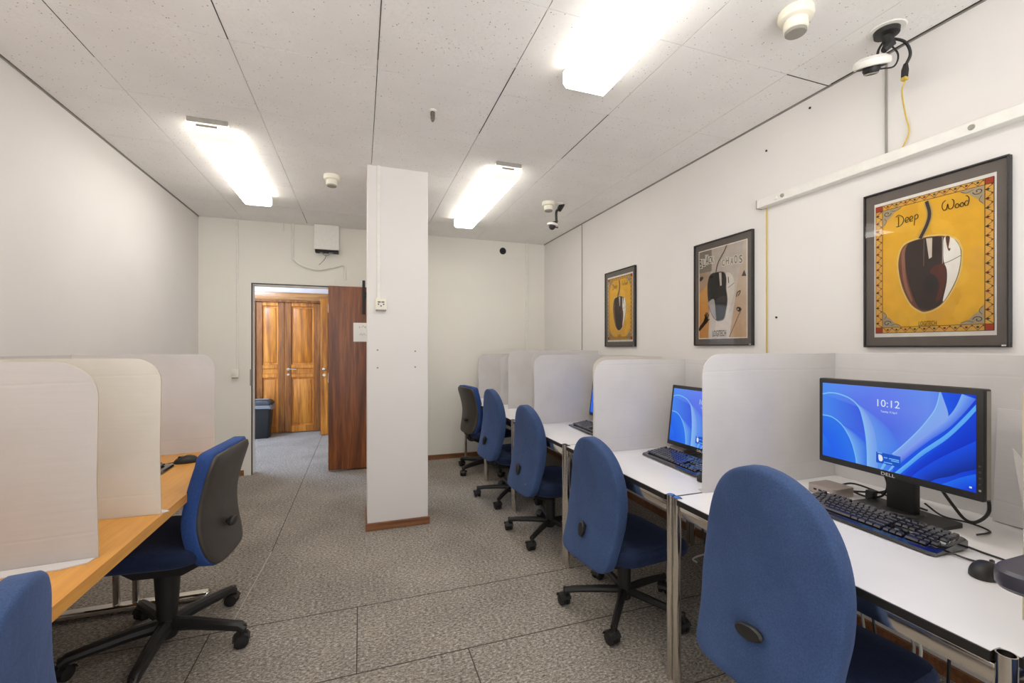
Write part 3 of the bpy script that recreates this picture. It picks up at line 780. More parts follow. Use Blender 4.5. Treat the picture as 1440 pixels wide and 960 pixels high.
def black_chaos(a):
    a.rect(.040, .045, .448, .653, (250, 244, 236), 0)
    a.poly([(.047, .052), (.441, .052), (.441, .646), (.047, .646)], [(214, 158, 100), (226, 194, 158), (222, 212, 200), (176, 162, 146)], 1)
    a.poly([(.047, .36), (.13, .42), (.135, .052), (.047, .052)], [(232, 168, 84), (236, 184, 110), (222, 168, 104), (222, 160, 88)], 2)
    a.poly([(.13, .052), (.31, .052), (.42, .645), (.16, .645)], [(226, 214, 200), (240, 230, 220), (214, 206, 196), (206, 194, 180)], 3)
    a.poly([(.18, .053), (.30, .053), (.335, .22), (.20, .17)], (240, 230, 220), 4)
    a.rect(.047, .50, .16, .646, (150, 138, 124), 3.5)
    a.smooth([(.288, .47), (.333, .445), (.352, .384), (.338, .300), (.286, .192), (.28, .30), (.272, .40)], (242, 236, 226), 6)
    a.smooth([(.203, .487), (.150, .479), (.125, .431), (.122, .354), (.133, .27), (.165, .20), (.201, .165), (.228, .160), (.268, .172), (.286, .23), (.297, .294), (.287, .369), (.287, .434), (.267, .478)], (150, 140, 128), 7)
    a.smooth([(.203, .484), (.152, .476), (.128, .431), (.126, .354), (.137, .28), (.166, .21), (.201, .171), (.228, .166), (.265, .177), (.281, .23), (.293, .294), (.282, .369), (.284, .434), (.265, .474)], (44, 40, 38), 8)
    a.smooth([(.13, .29), (.18, .31), (.195, .24), (.20, .175), (.165, .212), (.14, .265)], (196, 190, 184), 9)
    a.smooth([(.20, .30), (.28, .32), (.292, .29), (.281, .23), (.264, .179), (.228, .167), (.20, .18)], (66, 62, 60), 9)
    a.poly([(.225, .479), (.246, .477), (.249, .393), (.235, .391)], (220, 210, 198), 10)
    a.line([(.302, .44), (.306, .40)], .006, (80, 72, 64), 10); a.line([(.30, .37), (.35, .395)], .003, (120, 110, 100), 10)
    a.line([(.200, .487), (.21, .53), (.231, .566), (.268, .61), (.289, .645)], .006, (70, 64, 60), 10, 6)
    # torn-paper title
    rnd = random.Random(2)
    def letters(s_, xs, ys, hs, w, ink=(38, 34, 32)):
        for ch, u, v, h in zip(s_, xs, ys, hs):
            r = rnd.uniform(-.12, .12)
            a.poly([(u-.003, v-.004), (u+w+.004, v-.006), (u+w+.003, v+h+.004), (u-.004, v+h+.006)], (232, 226, 214), 11)
            a.text(ch, u+.002, v, u+w-.001, v+h, ink, 12, r)
    letters('BLACK', (.055, .083, .108, .133, .160), (.535, .545, .552, .555, .552), (.060, .045, .062, .044, .042), .022)
    letters('CHAOS', (.250, .283, .318, .350, .388), (.517, .522, .515, .516, .512), (.040, .044, .042, .050, .048), .025, (112, 104, 96))
    # scraps
    dk = (74, 62, 52)
    a.smooth([(.05, .455), (.06, .475), (.085, .47), (.08, .455), (.06, .445)], dk, 6)
    a.poly([(.405, .43), (.44, .425), (.425, .465)], (84, 76, 68), 6)
    a.line([(.366, .305), (.372, .33), (.395, .34), (.39, .325), (.378, .31)], .006, dk, 6, 4)
    a.smooth([(.366, .225), (.372, .24), (.395, .237), (.40, .222), (.385, .21)], dk, 6); a.disc(.378, .226, .006, (226, 216, 204), 7)
    a.line([(.404, .228), (.310, .056)], .006, (140, 122, 104), 5)
    # reaching hand
    a.smooth([(.048, .100), (.047, .125), (.085, .165), (.10, .19), (.125, .19), (.128, .165), (.10, .14), (.075, .12)], (40, 34, 30), 6)
    for p in ([(.105, .185), (.098, .215)], [(.11, .188), (.110, .226)], [(.116, .188), (.122, .224)], [(.122, .184), (.137, .212)], [(.122, .168), (.143, .178)]):
        a.line(p, .007, (40, 34, 30), 6)
    a.text('LOGITECH', .170, .061, .285, .100, (66, 50, 40), 12)
picture('largest framed yellow poster of a dark wooden mouse, nearest the ceiling camera', 1.396, 1.33, deep_wood)
picture('framed tan poster with a black mouse and torn-paper title, middle of three', 2.499, 1.341, black_chaos)
picture('farthest and smallest-looking framed yellow poster of a dark mouse', 3.690, 1.335, deep_wood)

# ================================================================== DESKS
DZ = .735
def white_desk(label, y0, y1, x0=1.165, x1=2.13):
    cy = (y0+y1)/2; w = (y1-y0)/2
    t = thing('white_desk', label, 'desk', (x0, cy, 0), 0, 'white desks along the right wall')
    D = x1-x0
    g = MB()
    # top with notched corners for the tube legs
    n = .034
    out = [(0, -w+n), (0, w-n), (n, w-n), (n, w), (D-n, w), (D-n, w-n), (D, w-n), (D, -w+n), (D-n, -w+n), (D-n, -w), (n, -w), (n, -w+n)]
    e = .004
    inn = [(e, -w+n+e*0), (e, w-n), (n+e*0, w-n), (n, w-e), (D-n, w-e), (D-n, w-n), (D-e, w-n), (D-e, -w+n), (D-n, -w+n), (D-n, -w+e), (n, -w+e), (n, -w+n)]
    g.prism(out, DZ-.022, DZ-.0015, M['edge_black']); g.prism(inn, DZ-.0016, DZ, M['laminate'])
    g.build('desktop', t, smooth=0)
    for px, py in ((.0165, -w+.0165), (.0165, w-.0165), (D-.0165, -w+.0165), (D-.0165, w-.0165)):
        g = MB(); g.lathe([(.016, 0), (.016, DZ+.002), (.0135, DZ+.002), (.0135, DZ-.03), (0, DZ-.03)], M['chrome'], 24, Matrix.Translation((px, py, 0)))
        g.build('leg', t)
    g = MB()
    for px in (.010, D-.034): g.box(px, px+.024, -w+.03, w-.03, DZ-.066, DZ-.026, M['chrome'], .003, 2)
    for py in (-w+.010, w-.034): g.box(.03, D-.03, py, py+.024, DZ-.066, DZ-.026, M['chrome'], .003, 2)
    g.build('rail_frame', t)
    return t
dk = [(.470, 1.436), (1.440, 2.404), (2.408, 3.366), (3.370, 4.196), (4.200, 5.115)]
lbl = ['nearest white desk with chrome legs carrying the large lit monitor', 'second white desk from the camera, partly hidden by a tall cardboard panel',
       'third white desk from the camera, behind the middle blue chair', 'fourth white desk, bare top beside the fourth chair', 'farthest white desk, against the back wall']
for (y0, y1), l in zip(dk, lbl): white_desk(l, y0, y1)
for y_, l_ in ((1.436-.0165, 'small blue plastic cap on the near chrome leg where the first two desks meet'), (1.440+.0165, 'small blue plastic cap on the second leg where the first two desks meet')):
    g = MB(); g.lathe([(0, .003), (.011, .002), (.0125, 0)], M['pale_blue'], 16, Matrix.Translation((1.165+.0165, y_, DZ+.0022))); tag(g.build('blue_leg_cap'), l_, 'cap')
# cable tangles under the desks
def under(y, label):
    t = thing('cable_bundle', label, 'cables', (1.95, y, .0))
    rnd = random.Random(int(y*100))
    for k in range(5):
        p = [(rnd.uniform(-.06, .06), rnd.uniform(-.25, .25), rnd.uniform(.02, .05)), (rnd.uniform(-.08, .08), rnd.uniform(-.2, .2), rnd.uniform(.15, .4)), (rnd.uniform(-.05, .1), rnd.uniform(-.2, .2), rnd.uniform(.35, .6)), (.1, rnd.uniform(-.1, .1), .66)]
        g = MB(); g.tube(catmull([(p[0][0], p[0][1], .006)]+p, 8), .0055, M[('black', 'wire_grey', 'wire_white', 'black', 'wire_grey')[k]], 6); g.build('cable', t)
under(1.95, 'tangle of cables hanging under the second white desk')
under(1.05, 'tangle of cables hanging under the nearest white desk')

# ------------------------------------------------ left wooden desk
t = thing('wooden_desk', 'long orange beech desk with chrome foot along the left wall', 'desk', (XL+.03, 0, 0))
LX1 = -.667-(XL+.03)
g = MB(); g.prism([(0, .35), (LX1, .35), (LX1, 2.90), (LX1-.10, 2.985), (0, 2.985)], .700, .735, M['beech']); g.build('desktop', t, smooth=0)
for y_ in (1.0, 2.72):
    g = MB(); g.box(.10, .76, y_-.03, y_+.03, .008, .042, M['chrome'], .012, 3); g.build('foot_bar', t)
    for dx in (.36, .44):
        g = MB(); g.tube([(dx, y_, .04), (dx, y_, .69)], .016, M['chrome'], 16); g.build('leg', t)
    g = MB(); g.box(.06, .74, y_-.03, y_+.03, .665, .70, M['black']); g.build('bracket', t)
g = MB(); g.box(.12, .14, .6, 2.8, .25, .60, M['black_matte']); g.build('modesty_panel', t)

# ------------------------------------------------ cardboard carrels
def panel(g, p0, p1, z0, z1, m, round_front=.09, th=.005, bow=0., lean=0.):
    """upright sheet from front p0 to back p1, upper front corner rounded"""
    p0, p1 = Vector((*p0, 0)), Vector((*p1, 0)); d = p1-p0; L = d.length; d.normalize(); nrm = Vector((-d.y, d.x, 0))
    r = round_front; H = z1-z0
    out = [(0.0, 0)]
    if r:
        out += [(0.004, H*.4), (0.0, H-r)]
        for k in range(1, 7):
            q = PI/2*k/7; out.append((r-r*math.cos(q), H-r+r*math.sin(q)))
        out.append((r, H))
    else: out.append((0, H))
    out += [(L*.5, H+.002), (L*.8, H-.001), (L, H), (L, 0)]
    def P(u, v, s_): return p0+d*u+nrm*(s_*th/2+bow*math.sin(PI*min(1, max(0, u/L)))+lean*v)+Vector((0, 0, z0+v))
    A = [g.bm.verts.new(P(u, v, -1)) for u, v in out]; B = [g.bm.verts.new(P(u, v, 1)) for u, v in out]; n = len(A)
    g._fin([g.bm.faces.new(A[::-1]), g.bm.faces.new(B)], m)
    g._fin([g.bm.faces.new((A[i], A[(i+1) % n], B[(i+1) % n], B[i])) for i in range(n)], M['card'] if m is M['card'] else M['card_edge'])
def carrel(label, sides, back, z1, m=None, flange=(), fl=1, rr=.09, extra=None):
    m = m or M['card']
    t = thing('cardboard_carrel', label, 'desk divider', (0, 0, DZ), 0, 'white cardboard carrels on the desks')
    for k, s_ in enumerate(sides):
        g = MB(); panel(g, s_[0], s_[1], .001, z1-DZ, s_[2] if len(s_) > 2 else m, rr); g.build('side_panel', t, smooth=20)
    g = MB(); panel(g, back[0], back[1], .001, z1-DZ, m, 0); g.build('back_panel', t, smooth=0)
    for f in flange:
        g = MB(); p = [Vector((*q, 0)) for q in f]
        V = [g.bm.verts.new(q+Vector((0, 0, .0006))) for q in p]+[g.bm.verts.new(q+Vector((0, 0, .0036))) for q in p]; n = len(p)
        g._fin([g.bm.faces.new(V[:n][::-1]), g.bm.faces.new(V[n:])]+[g.bm.faces.new((V[i], V[(i+1) % n], V[n+(i+1) % n], V[n+i])) for i in range(n)], m); g.build('bottom_flap', t, smooth=0)
    return t
c1 = carrel('nearest right-hand cardboard carrel around the large lit monitor', [((1.318, 1.432), (2.085, 1.432)), ((1.365, .535), (2.085, .535), M['card_warm'])], ((2.088, 1.432), (2.088, .535)), 1.302,
            flange=[[(1.325, 1.436), (1.33, 1.47), (1.50, 1.47), (1.52, 1.436)]])
# bent gusset flaps in the far right corner of the nearest carrel
def slab(g, pts, off, m):
    A = [g.bm.verts.new(Vector(p)) for p in pts]; B = [g.bm.verts.new(Vector(p)+Vector(off)) for p in pts]; n = len(A)
    g._fin([g.bm.faces.new(A[::-1]), g.bm.faces.new(B)]+[g.bm.faces.new((A[i], A[(i+1) % n], B[(i+1) % n], B[i])) for i in range(n)], m)
g = MB(); slab(g, [(2.075, .875, .385), (2.075, .545, .385), (2.03, .545, .004), (2.045, .875, .004)], (-.004, 0, 0), M['card']); g.build('gusset_flap', c1, smooth=0)
g = MB(); slab(g, [(1.98, .80, .270), (1.96, .68, .135), (1.93, .60, .06), (1.90, .60, .003), (1.905, .735, .003), (1.93, .76, .12)], (-.004, 0, 0), M['card']); g.build('gusset_flap', c1, smooth=0)
carrel('second right-hand cardboard carrel, hiding half of a lit monitor', [((1.235, 2.168), (1.862, 2.168)), ((1.36, 1.475), (1.862, 1.475))], ((1.865, 2.168), (1.865, 1.475)), 1.258, flange=[[(1.25, 2.172), (1.26, 2.20), (1.7, 2.20), (1.72, 2.172)]])
carrel('third right-hand cardboard carrel with a screen edge peeping out', [((1.262, 3.13), (1.90, 3.148)), ((1.455, 2.565), (1.90, 2.43), M['card_warm'])], ((1.903, 3.148), (1.903, 2.43)), 1.268)
carrel('fourth right-hand cardboard carrel, behind the third one', [((1.345, 4.00), (1.99, 4.02)), ((1.36, 3.42), (1.99, 3.42))], ((1.993, 4.02), (1.993, 3.42)), 1.300)
carrel('farthest right-hand cardboard carrel by the back wall', [((1.29, 4.92), (2.0, 4.93)), ((1.36, 4.3), (2.0, 4.3))], ((2.003, 4.93), (2.003, 4.3)), 1.252)
carrel('large white cardboard carrel nearest the camera on the wooden desk', [((-.70, 1.552), (-1.395, 1.50), M['card_shaded']), ((-.75, .70), (-1.395, .70))], ((-1.398, 1.50), (-1.398, .70)), 1.290, rr=.10,
       flange=[[(-.705, 1.547), (-.71, 1.520), (-.76, 1.497), (-1.38, 1.452), (-1.38, 1.497)]])
carrel('tall carrel on the wooden desk reaching from the cream panel to the far end', [((-.79, 2.935), (-1.395, 2.845)), ((-.672, 1.885), (-1.395, 1.90), M['card_warm'])], ((-1.398, 2.845), (-1.398, 1.90)), 1.290, rr=.08,
       flange=[[(-.674, 1.885), (-.655, 1.905), (-.69, 1.93), (-.74, 1.89)]])

# ================================================================== COMPUTERS
def screen_art(W, H, z0):
    # local: monitor faces -x, u runs towards -y
    a = Art((0, -1, 0), (0, 0, 1), (-1, 0, 0), (-.0268, W/2, z0), .00008)
    S = lambda P: [(u*W, v*H) for u, v in P]
    # background gradient grid
    cols = [[(20, 100, 240), (30, 110, 245), (40, 90, 235), (0, 60, 215), (0, 50, 200)],
            [(30, 120, 250), (30, 100, 250), (70, 110, 245), (10, 70, 230), (0, 60, 215)],
            [(60, 120, 248), (70, 105, 240), (80, 110, 240), (95, 140, 245), (20, 90, 240)],
            [(70, 140, 250), (88, 120, 244), (100, 125, 246), (110, 145, 248), (50, 120, 250)],
            [(80, 150, 250), (100, 140, 250), (105, 135, 250), (105, 150, 250), (40, 110, 250)]]
    us = [0, .25, .5, .75, 1]; vs = [0, .25, .5, .75, 1]
    for i in range(4):
        for j in range(4):
            a.poly([(us[j]*W, vs[i]*H), (us[j+1]*W, vs[i]*H), (us[j+1]*W, vs[i+1]*H), (us[j]*W, vs[i+1]*H)],
                   [cols[i][j], cols[i][j+1], cols[i+1][j+1], cols[i+1][j]], 0)
    A = [(0, .843), (.06, .87), (.132, .868), (.229, .82), (.295, .725), (.326, .577), (.347, .391), (.357, .203), (.359, 0)]
    A2 = [(.28, .77), (.311, .738), (.38, .67), (.443, .600), (.50, .52), (.545, .42), (.578, .328), (.56, .22), (.54, .10), (.53, 0)]
    B = [(0, .555), (.079, .546), (.155, .473), (.206, .368), (.244, .241), (.27, .093), (.278, 0)]
    B2 = [(.155, .473), (.20, .44), (.263, .385), (.344, .275), (.353, .15), (.356, 0)]
    # darker ground below arc A, left of it
    a.strip(S([(0, .843), (0, .6), (0, .555)]), S([(.295, .725), (.326, .577), (.345, .39)]), (70, 140, 250), (60, 95, 235), .5)
    a.strip(S([(0, .555), (.155, .473), (.27, .093), (.278, 0)]), S([(0, .3), (.05, .2), (.1, .1), (.15, 0)]), (40, 120, 245), (20, 100, 250), .6)
    a.strip(S(A[3:]), S(A2), [(120, 170, 250), (100, 170, 250)], [(100, 130, 245), (60, 120, 245)], 1)
    a.strip(S(A[4:]), S([(.30, .74), (.35, .66), (.40, .5), (.42, .35), (.43, .2), (.43, 0)]), [(150, 195, 252), (140, 190, 252)], [(128, 160, 250), (110, 165, 250)], 1.5)
    a.strip(S(B[2:]), S(B2), [(120, 175, 252), (110, 175, 252)], [(70, 120, 240), (50, 115, 240)], 2)
    a.line(S(A), W*.010, (130, 200, 255), 3, 8); a.line(S(B), W*.009, (120, 195, 255), 3, 8)
    # right-hand ribbons over deep blue
    a.strip(S([(.823, 1), (.86, .737), (.794, .612), (.712, .469), (.60, .25), (.54, .06), (.53, 0)]), S([(1, 1), (1, .8), (1, .6), (1, .4), (1, .2), (1, .1), (1, 0)]), (20, 90, 240), (0, 60, 220), 1)
    a.strip(S([(.814, 1), (.789, .812), (.726, .627), (.658, .469), (.587, .322), (.530, .216)]), S([(.823, .985), (.86, .737), (.794, .612), (.712, .469), (.625, .301), (.560, .160)]), [(130, 180, 250), (140, 175, 250)], [(145, 180, 250), (120, 160, 250)], 4)
    a.line(S([(.816, 1), (.789, .812), (.726, .627), (.658, .469), (.587, .322), (.530, .216)]), W*.006, (150, 205, 255), 5, 8)
    a.strip(S([(.93, 1), (.90, .86), (.855, .735), (.753, .545), (.60, .26), (.52, .10)]), S([(1, .96), (.94, .80), (.86, .62), (.75, .44), (.64, .24), (.56, .08)]), [(130, 185, 252), (150, 160, 250)], [(80, 120, 245), (60, 110, 245)], 4)
    a.strip(S([(1, .905), (.933, .740), (.844, .545), (.715, .330), (.629, .160), (.545, 0)]), S([(1, .84), (.94, .69), (.85, .495), (.725, .285), (.64, .12), (.58, 0)]), [(90, 180, 255), (110, 190, 255)], [(100, 175, 255), (70, 150, 255)], 5)
    a.strip(S([(1, .83), (.93, .66), (.82, .42), (.66, .13), (.6, 0)]), S([(1, .53), (.9, .40), (.8, .26), (.70, .10), (.65, 0)]), (0, 70, 230), (0, 50, 205), 3)
    a.strip(S([(1, .53), (.9, .40), (.8, .26), (.70, .10), (.65, 0)]), S([(1, .24), (.93, .18), (.88, .12), (.8, .05), (.76, 0)]), (10, 80, 240), (0, 40, 150), 3)
    a.strip(S([(1, .193), (.923, .12), (.839, .02), (.82, 0)]), S([(1, .06), (.97, .04), (.95, .02), (.93, 0)]), (20, 110, 250), (0, 70, 230), 4)
    wh = (225, 242, 255)
    a.text('10:12', .429*W, .765*H, .578*W, .852*H, wh, 8)
    a.text('Tuesday 15 April', .452*W, .690*H, .560*W, .722*H, wh, 8)
    a.rect(.421*W, .075*H, .583*W, .205*H, (10, 84, 205), 7)
    a.smooth(S([(.437, .17), (.447, .178), (.462, .165), (.466, .12), (.455, .098), (.440, .11)]), (235, 240, 250), 8)
    for u0, u1, v in ((.43, .462, .192), (.474, .498, .148), (.508, .574, .148), (.522, .574, .128), (.474, .53, .092)): a.rect(u0*W, v*H, u1*W, (v+.012)*H, (120, 190, 255), 8)
    a.poly(S([(.447, .0), (.465, .0), (.490, .075), (.472, .085)]), (120, 190, 255), 8); a.poly(S([(.500, .0), (.512, .0), (.545, .075), (.530, .08)]), (120, 190, 255), 8)
    a.rect(.967*W, .035*H, .980*W, .052*H, wh, 8)
    return a
def monitor(label, loc, rz, z0, tilt=0., w=.512, h=.334):
    """z0: lower edge of the panel above the desk"""
    t = thing('monitor', label, 'monitor', loc, rz, 'black computer monitors')
    z0 = z0-loc[2]
    piv = z0+h*.45
    T = Matrix.Translation((0, 0, piv)) @ Matrix.Rotation(tilt, 4, 'Y') @ Matrix.Translation((0, 0, -piv))
    def fin(o): o.data.transform(T); return o
    g = MB(); bz = .0165
    g.box(-.026, .012, -w/2, w/2, z0, z0+h, M['black'], .005, 2); g.box(.010, .035, -w*.36, w*.36, z0+.06, z0+h-.05, M['black_matte'], .01, 2)
    g.box(-.012, .008, -w/2-.0006, w/2+.0006, z0+.006, z0+h-.006, M['wire_grey'], .001, 1)
    hs = fin(g.build('housing', t))
    W, Hh = w-2*bz, h-2*bz-.010
    a = screen_art(W, Hh, z0+bz+.008); s_ = fin(a.build('screen', M['screen'], t))
    a = Art((0, -1, 0), (0, 0, 1), (-1, 0, 0), (-.0265, 0, z0), .0002); a.text('DELL', -.022, .006, .022, .017, (225, 225, 225), 1)
    lg = fin(a.build('brand_badge', M['art'], t))
    g = MB()
    for k in range(5): g.box(-.0272, -.0255, -w/2+.005, -w/2+.011, z0+.03+k*.018, z0+.036+k*.018, M['grille'] if k == 0 else M['shell'], .001, 1)
    fin(g.build('button', t))
    g = MB(); g.box(.030, .062, -.045, .045, .008, z0+.16, M['black'], .006, 2)
    g.lathe([(.0, .018), (.055, .018), (.062, .012), (.062, .008)], M['black'], 24, Matrix.Translation((.045, 0, 0))); g.build('stand_neck', t)
    g = MB(); g.prism(rrect(.185, .27, .02), 0.0005, .012, M['black'], 'Z'); g.build('stand_base', t, loc=(.03, 0, 0))
    return t
monitor('largest lit monitor showing the time, on the nearest white desk', (1.772, 1.015, DZ), math.radians(-3.5), .872)
monitor('lit monitor half hidden behind the nearest tall cardboard panel', (1.685, 1.80, DZ), math.radians(0), .782, math.radians(7))
monitor('monitor of which only a blue screen strip shows between far carrels', (1.74, 2.795, DZ), math.radians(0), .795, math.radians(7))

def keyboard(label, loc, rz, w=.45, d=.155):
    t = thing('keyboard', label, 'keyboard', loc, rz, 'black computer keyboards')
    # local: front edge at -x, width along y (left end +y)
    g = MB()
    prof = [(-d/2, .004), (-d/2+.006, .012), (-d/2+.02, .014), (d/2-.01, .037), (d/2, .033), (d/2, .008)]
    Y = [-w/2, -w/2+.012, w/2-.012, w/2]
    rings = []
    for k, y_ in enumerate(Y):
        s_ = .90 if k in (0, 3) else 1.
        rings.append([(x*s_, y_, .004+(z-.004)*s_) for x, z in prof])
    V = [[g.bm.verts.new(Vector(p)) for p in r] for r in rings]; n = len(prof)
    fs = [g.bm.faces.new((A[k], A[(k+1) % n], B[(k+1) % n], B[k])) for A, B in zip(V, V[1:]) for k in range(n)]+[g.bm.faces.new(V[0]), g.bm.faces.new(V[-1][::-1])]
    g._fin(fs, M['deck'])
    for sx in (-.06, .06):
        for sy in (-.2, .2): g.box(sx-.008, sx+.008, sy-.012, sy+.012, 0, .006, M['black_matte'])
    g.build('case', t)
    g = MB(); U = .0188
    rows = [(.060, [(0, 1)]+[(2+k+(k//4)*.5, 1) for k in range(12)]+[(15.25+k, 1) for k in range(3)]+[(18.5+k, 1) for k in range(4)]),
            (.036, [(k, 1) for k in range(13)]+[(13, 2)]+[(15.25+k, 1) for k in range(3)]+[(18.5+k, 1) for k in range(4)]),
            (.017, [(0, 1.5)]+[(1.5+k, 1) for k in range(12)]+[(13.5, 1.5)]+[(15.25+k, 1) for k in range(3)]+[(18.5+k, 1) for k in range(4)]),
            (-.002, [(0, 1.75)]+[(1.75+k, 1) for k in range(11)]+[(12.75, 2.25)]+[(18.5+k, 1) for k in range(3)]),
            (-.021, [(0, 2.25)]+[(2.25+k, 1) for k in range(10)]+[(12.25, 2.75), (16.25, 1)]+[(18.5+k, 1) for k in range(4)]),
            (-.040, [(0, 1.25), (1.25, 1.25), (2.5, 1.25), (3.75, 6.25), (10, 1.25), (11.25, 1.25), (12.5, 1.25), (13.75, 1.25)]+[(15.25+k, 1) for k in range(3)]+[(18.5, 2), (20.5, 1)])]
    sc = (w-.03)/(22.5*U)
    for x_, ks in rows:
        zb = .0125+(x_+d/2)/d*.0245
        for u, ln in ks:
            ya = w/2-.015-u*U*sc; yb = ya-(ln*U*sc-.0026)
            A = [g.bm.verts.new(Vector(p)) for p in ((x_-.0085, ya, zb), (x_-.0085, yb, zb), (x_+.0085, yb, zb), (x_+.0085, ya, zb))]
            B = [g.bm.verts.new(Vector(p)) for p in ((x_-.006, ya-.002, zb+.0062), (x_-.006, yb+.002, zb+.0062), (x_+.0075, yb+.002, zb+.0082), (x_+.0075, ya-.002, zb+.0082))]
            g._fin([g.bm.faces.new(B)]+[g.bm.faces.new((A[k], A[(k+1) % 4], B[(k+1) % 4], B[k])) for k in range(4)], M['keys'])
    g.build('keycaps', t, smooth=0)
    return t
M['deck'] = simple('glossy black keyboard deck', (16, 16, 18), .12, spec=.9, coat=.6)
M['keys'] = simple('dark glossy keycaps', (40, 41, 52), .2, spec=1., coat=.8)
def cord(par, pts, r=.0028, m='black', name='cord'):
    g = MB(); g.tube(catmull(pts, 8), r, M[m], 6); return g.build(name, par)
k1 = keyboard('black keyboard in front of the largest monitor', (1.615, .998, DZ), math.radians(-2.5))
cord(k1, [(-.01, -.222, .008), (0, -.27, .004), (.04, -.31, .004), (.085, -.30, .004), (.09, -.24, .004), (.11, -.15, .004), (.17, -.10, .004)])
k2 = keyboard('black keyboard partly hidden behind the tall nearest cardboard panel', (1.530, 1.825, DZ), math.radians(-4))
k3 = keyboard('far black keyboard between the second and third cardboard carrels', (1.55, 2.79, DZ), math.radians(-4), .385)
k4 = keyboard('black keyboard on the wooden desk behind the cream cardboard panel', (-.955, 2.405, DZ), PI+math.radians(0), .44)
def mouse(label, loc, rz, tail):
    t = thing('computer_mouse', label, 'mouse', loc, rz, 'black computer mice')
    # front of the mouse towards +x
    def fn(z_, k):
        ang = 2*PI*k/28
        return ang
    g = MB(); rings = []
    for q in range(9):
        ph = PI/2*q/8
        rr = math.cos(ph)**.8 if q < 8 else 0
        r = []
        for k in range(28):
            an = 2*PI*k/28; cx, sy = math.cos(an), math.sin(an)
            x_ = .054*rr*(abs(cx)**.85)*(1 if cx > 0 else -1); y_ = .030*rr*sy*(1-.08*cx)
            hz = .036*math.sin(ph)*(1-.35*max(0, x_/.054))
            r.append((x_-.004*math.sin(ph), y_, .003+hz))
        rings.append(r)
    rings[-1] = [(-.004+.002*math.cos(2*PI*k/28), .001*math.sin(2*PI*k/28), .039) for k in range(28)]
    loft(g, [[(x*.94, y*.94, 0) for x, y, z in rings[0]]]+rings, M['black']); g.build('body', t)
    g = MB(); g.lathe([(0, -.003), (.0075, -.003), (.0085, 0), (.0075, .003), (0, .003)], M['shell'], 14, Matrix.Translation((.026, 0, .028)) @ Matrix.Rotation(PI/2, 4, 'X')); g.build('scroll_wheel', t)
    g = MB(); g.tube([(.05, 0, .012), (.035, 0, .0275), (.012, 0, .0375)], .0012, M['dark_port'], 6); g.build('button_gap', t)
    cord(t, [(.05, 0, .008)]+tail, .0022)
    return t
mouse('black mouse right of the nearest keyboard', (1.545, .672, DZ), math.radians(5), [(.075, .0, .005), (.115, -.02, .005), (.13, -.06, .004), (.20, -.07, .004)])
mouse('black mouse peeping out beside the nearest tall cardboard panel', (1.462, 1.555, DZ), math.radians(0), [(.08, 0, .004), (.14, .03, .004)])
mouse('black mouse on the wooden desk in front of the far carrel panel', (-.85, 2.68, DZ), PI+math.radians(8), [(.08, 0, .004), (.14, -.02, .004), (.25, -.04, .004)])
def minipc(label, x, y, rz=0., grp='silver mini computers'):
    t = thing('mini_computer', label, 'computer', (x, y, DZ), rz, grp)
    g = MB(); g.prism(rrect(.112, .112, .012), .002, .036, M['silver']); g.prism(rrect(.104, .104, .01), 0, .003, M['black_matte']); g.build('case', t, smooth=30)
    g = MB(); g.prism(rrect(.096, .096, .010), .0358, .0366, M['shell']) if False else g.prism(rrect(.106, .106, .010), .0358, .0364, M['silver']); g.build('lid', t, smooth=30)
    g = MB()
    for y0, y1, m in ((.030, .018, 'dark_port'), (.010, -.002, 'dark_port'), (-.010, -.014, 'dark_port'), (-.026, -.034, 'white_paint')): g.box(-.0568, -.055, y1, y0, .015, .022, M[m])
    g.build('port', t, smooth=0)
    return t
minipc('silver mini computer left of the largest monitor', 1.805, 1.255)
minipc('silver mini computer beneath the half-hidden lit monitor', 1.712, 2.000)
t = thing('monitor_cables', 'loose black cables behind the largest monitor and mini computer', 'cables', (0, 0, DZ))
cord(t, [(1.862, 1.235, .012), (1.90, 1.18, .02), (1.88, 1.12, .04), (1.86, 1.08, .07), (1.85, 1.06, .13)], .004, name='cable')
cord(t, [(1.862, 1.22, .02), (1.88, 1.17, .008), (1.87, 1.11, .03), (1.86, 1.085, .08), (1.84, 1.09, .14)], .004, name='cable')
cord(t, [(1.862, 1.27, .02), (1.93, 1.25, .03), (1.98, 1.18, .008), (1.95, 1.10, .007), (1.93, 1.0, .007)], .004, name='cable')
cord(t, [(1.85, .95, .16), (1.88, .90, .06), (1.90, .88, .022), (1.92, .86, .02), (1.94, .84, .06), (1.90, .83, .15)], .005, name='cable')
cord(t, [(1.86, .97, .05), (1.92, .95, .006), (1.93, .88, .006), (1.90, .82, .006), (1.83, .82, .006)], .003, name='cable')
g = MB(); g.box(1.862, 1.892, 1.135, 1.165, .001, .04, M['black'], .006, 2); g.build('plug', t)

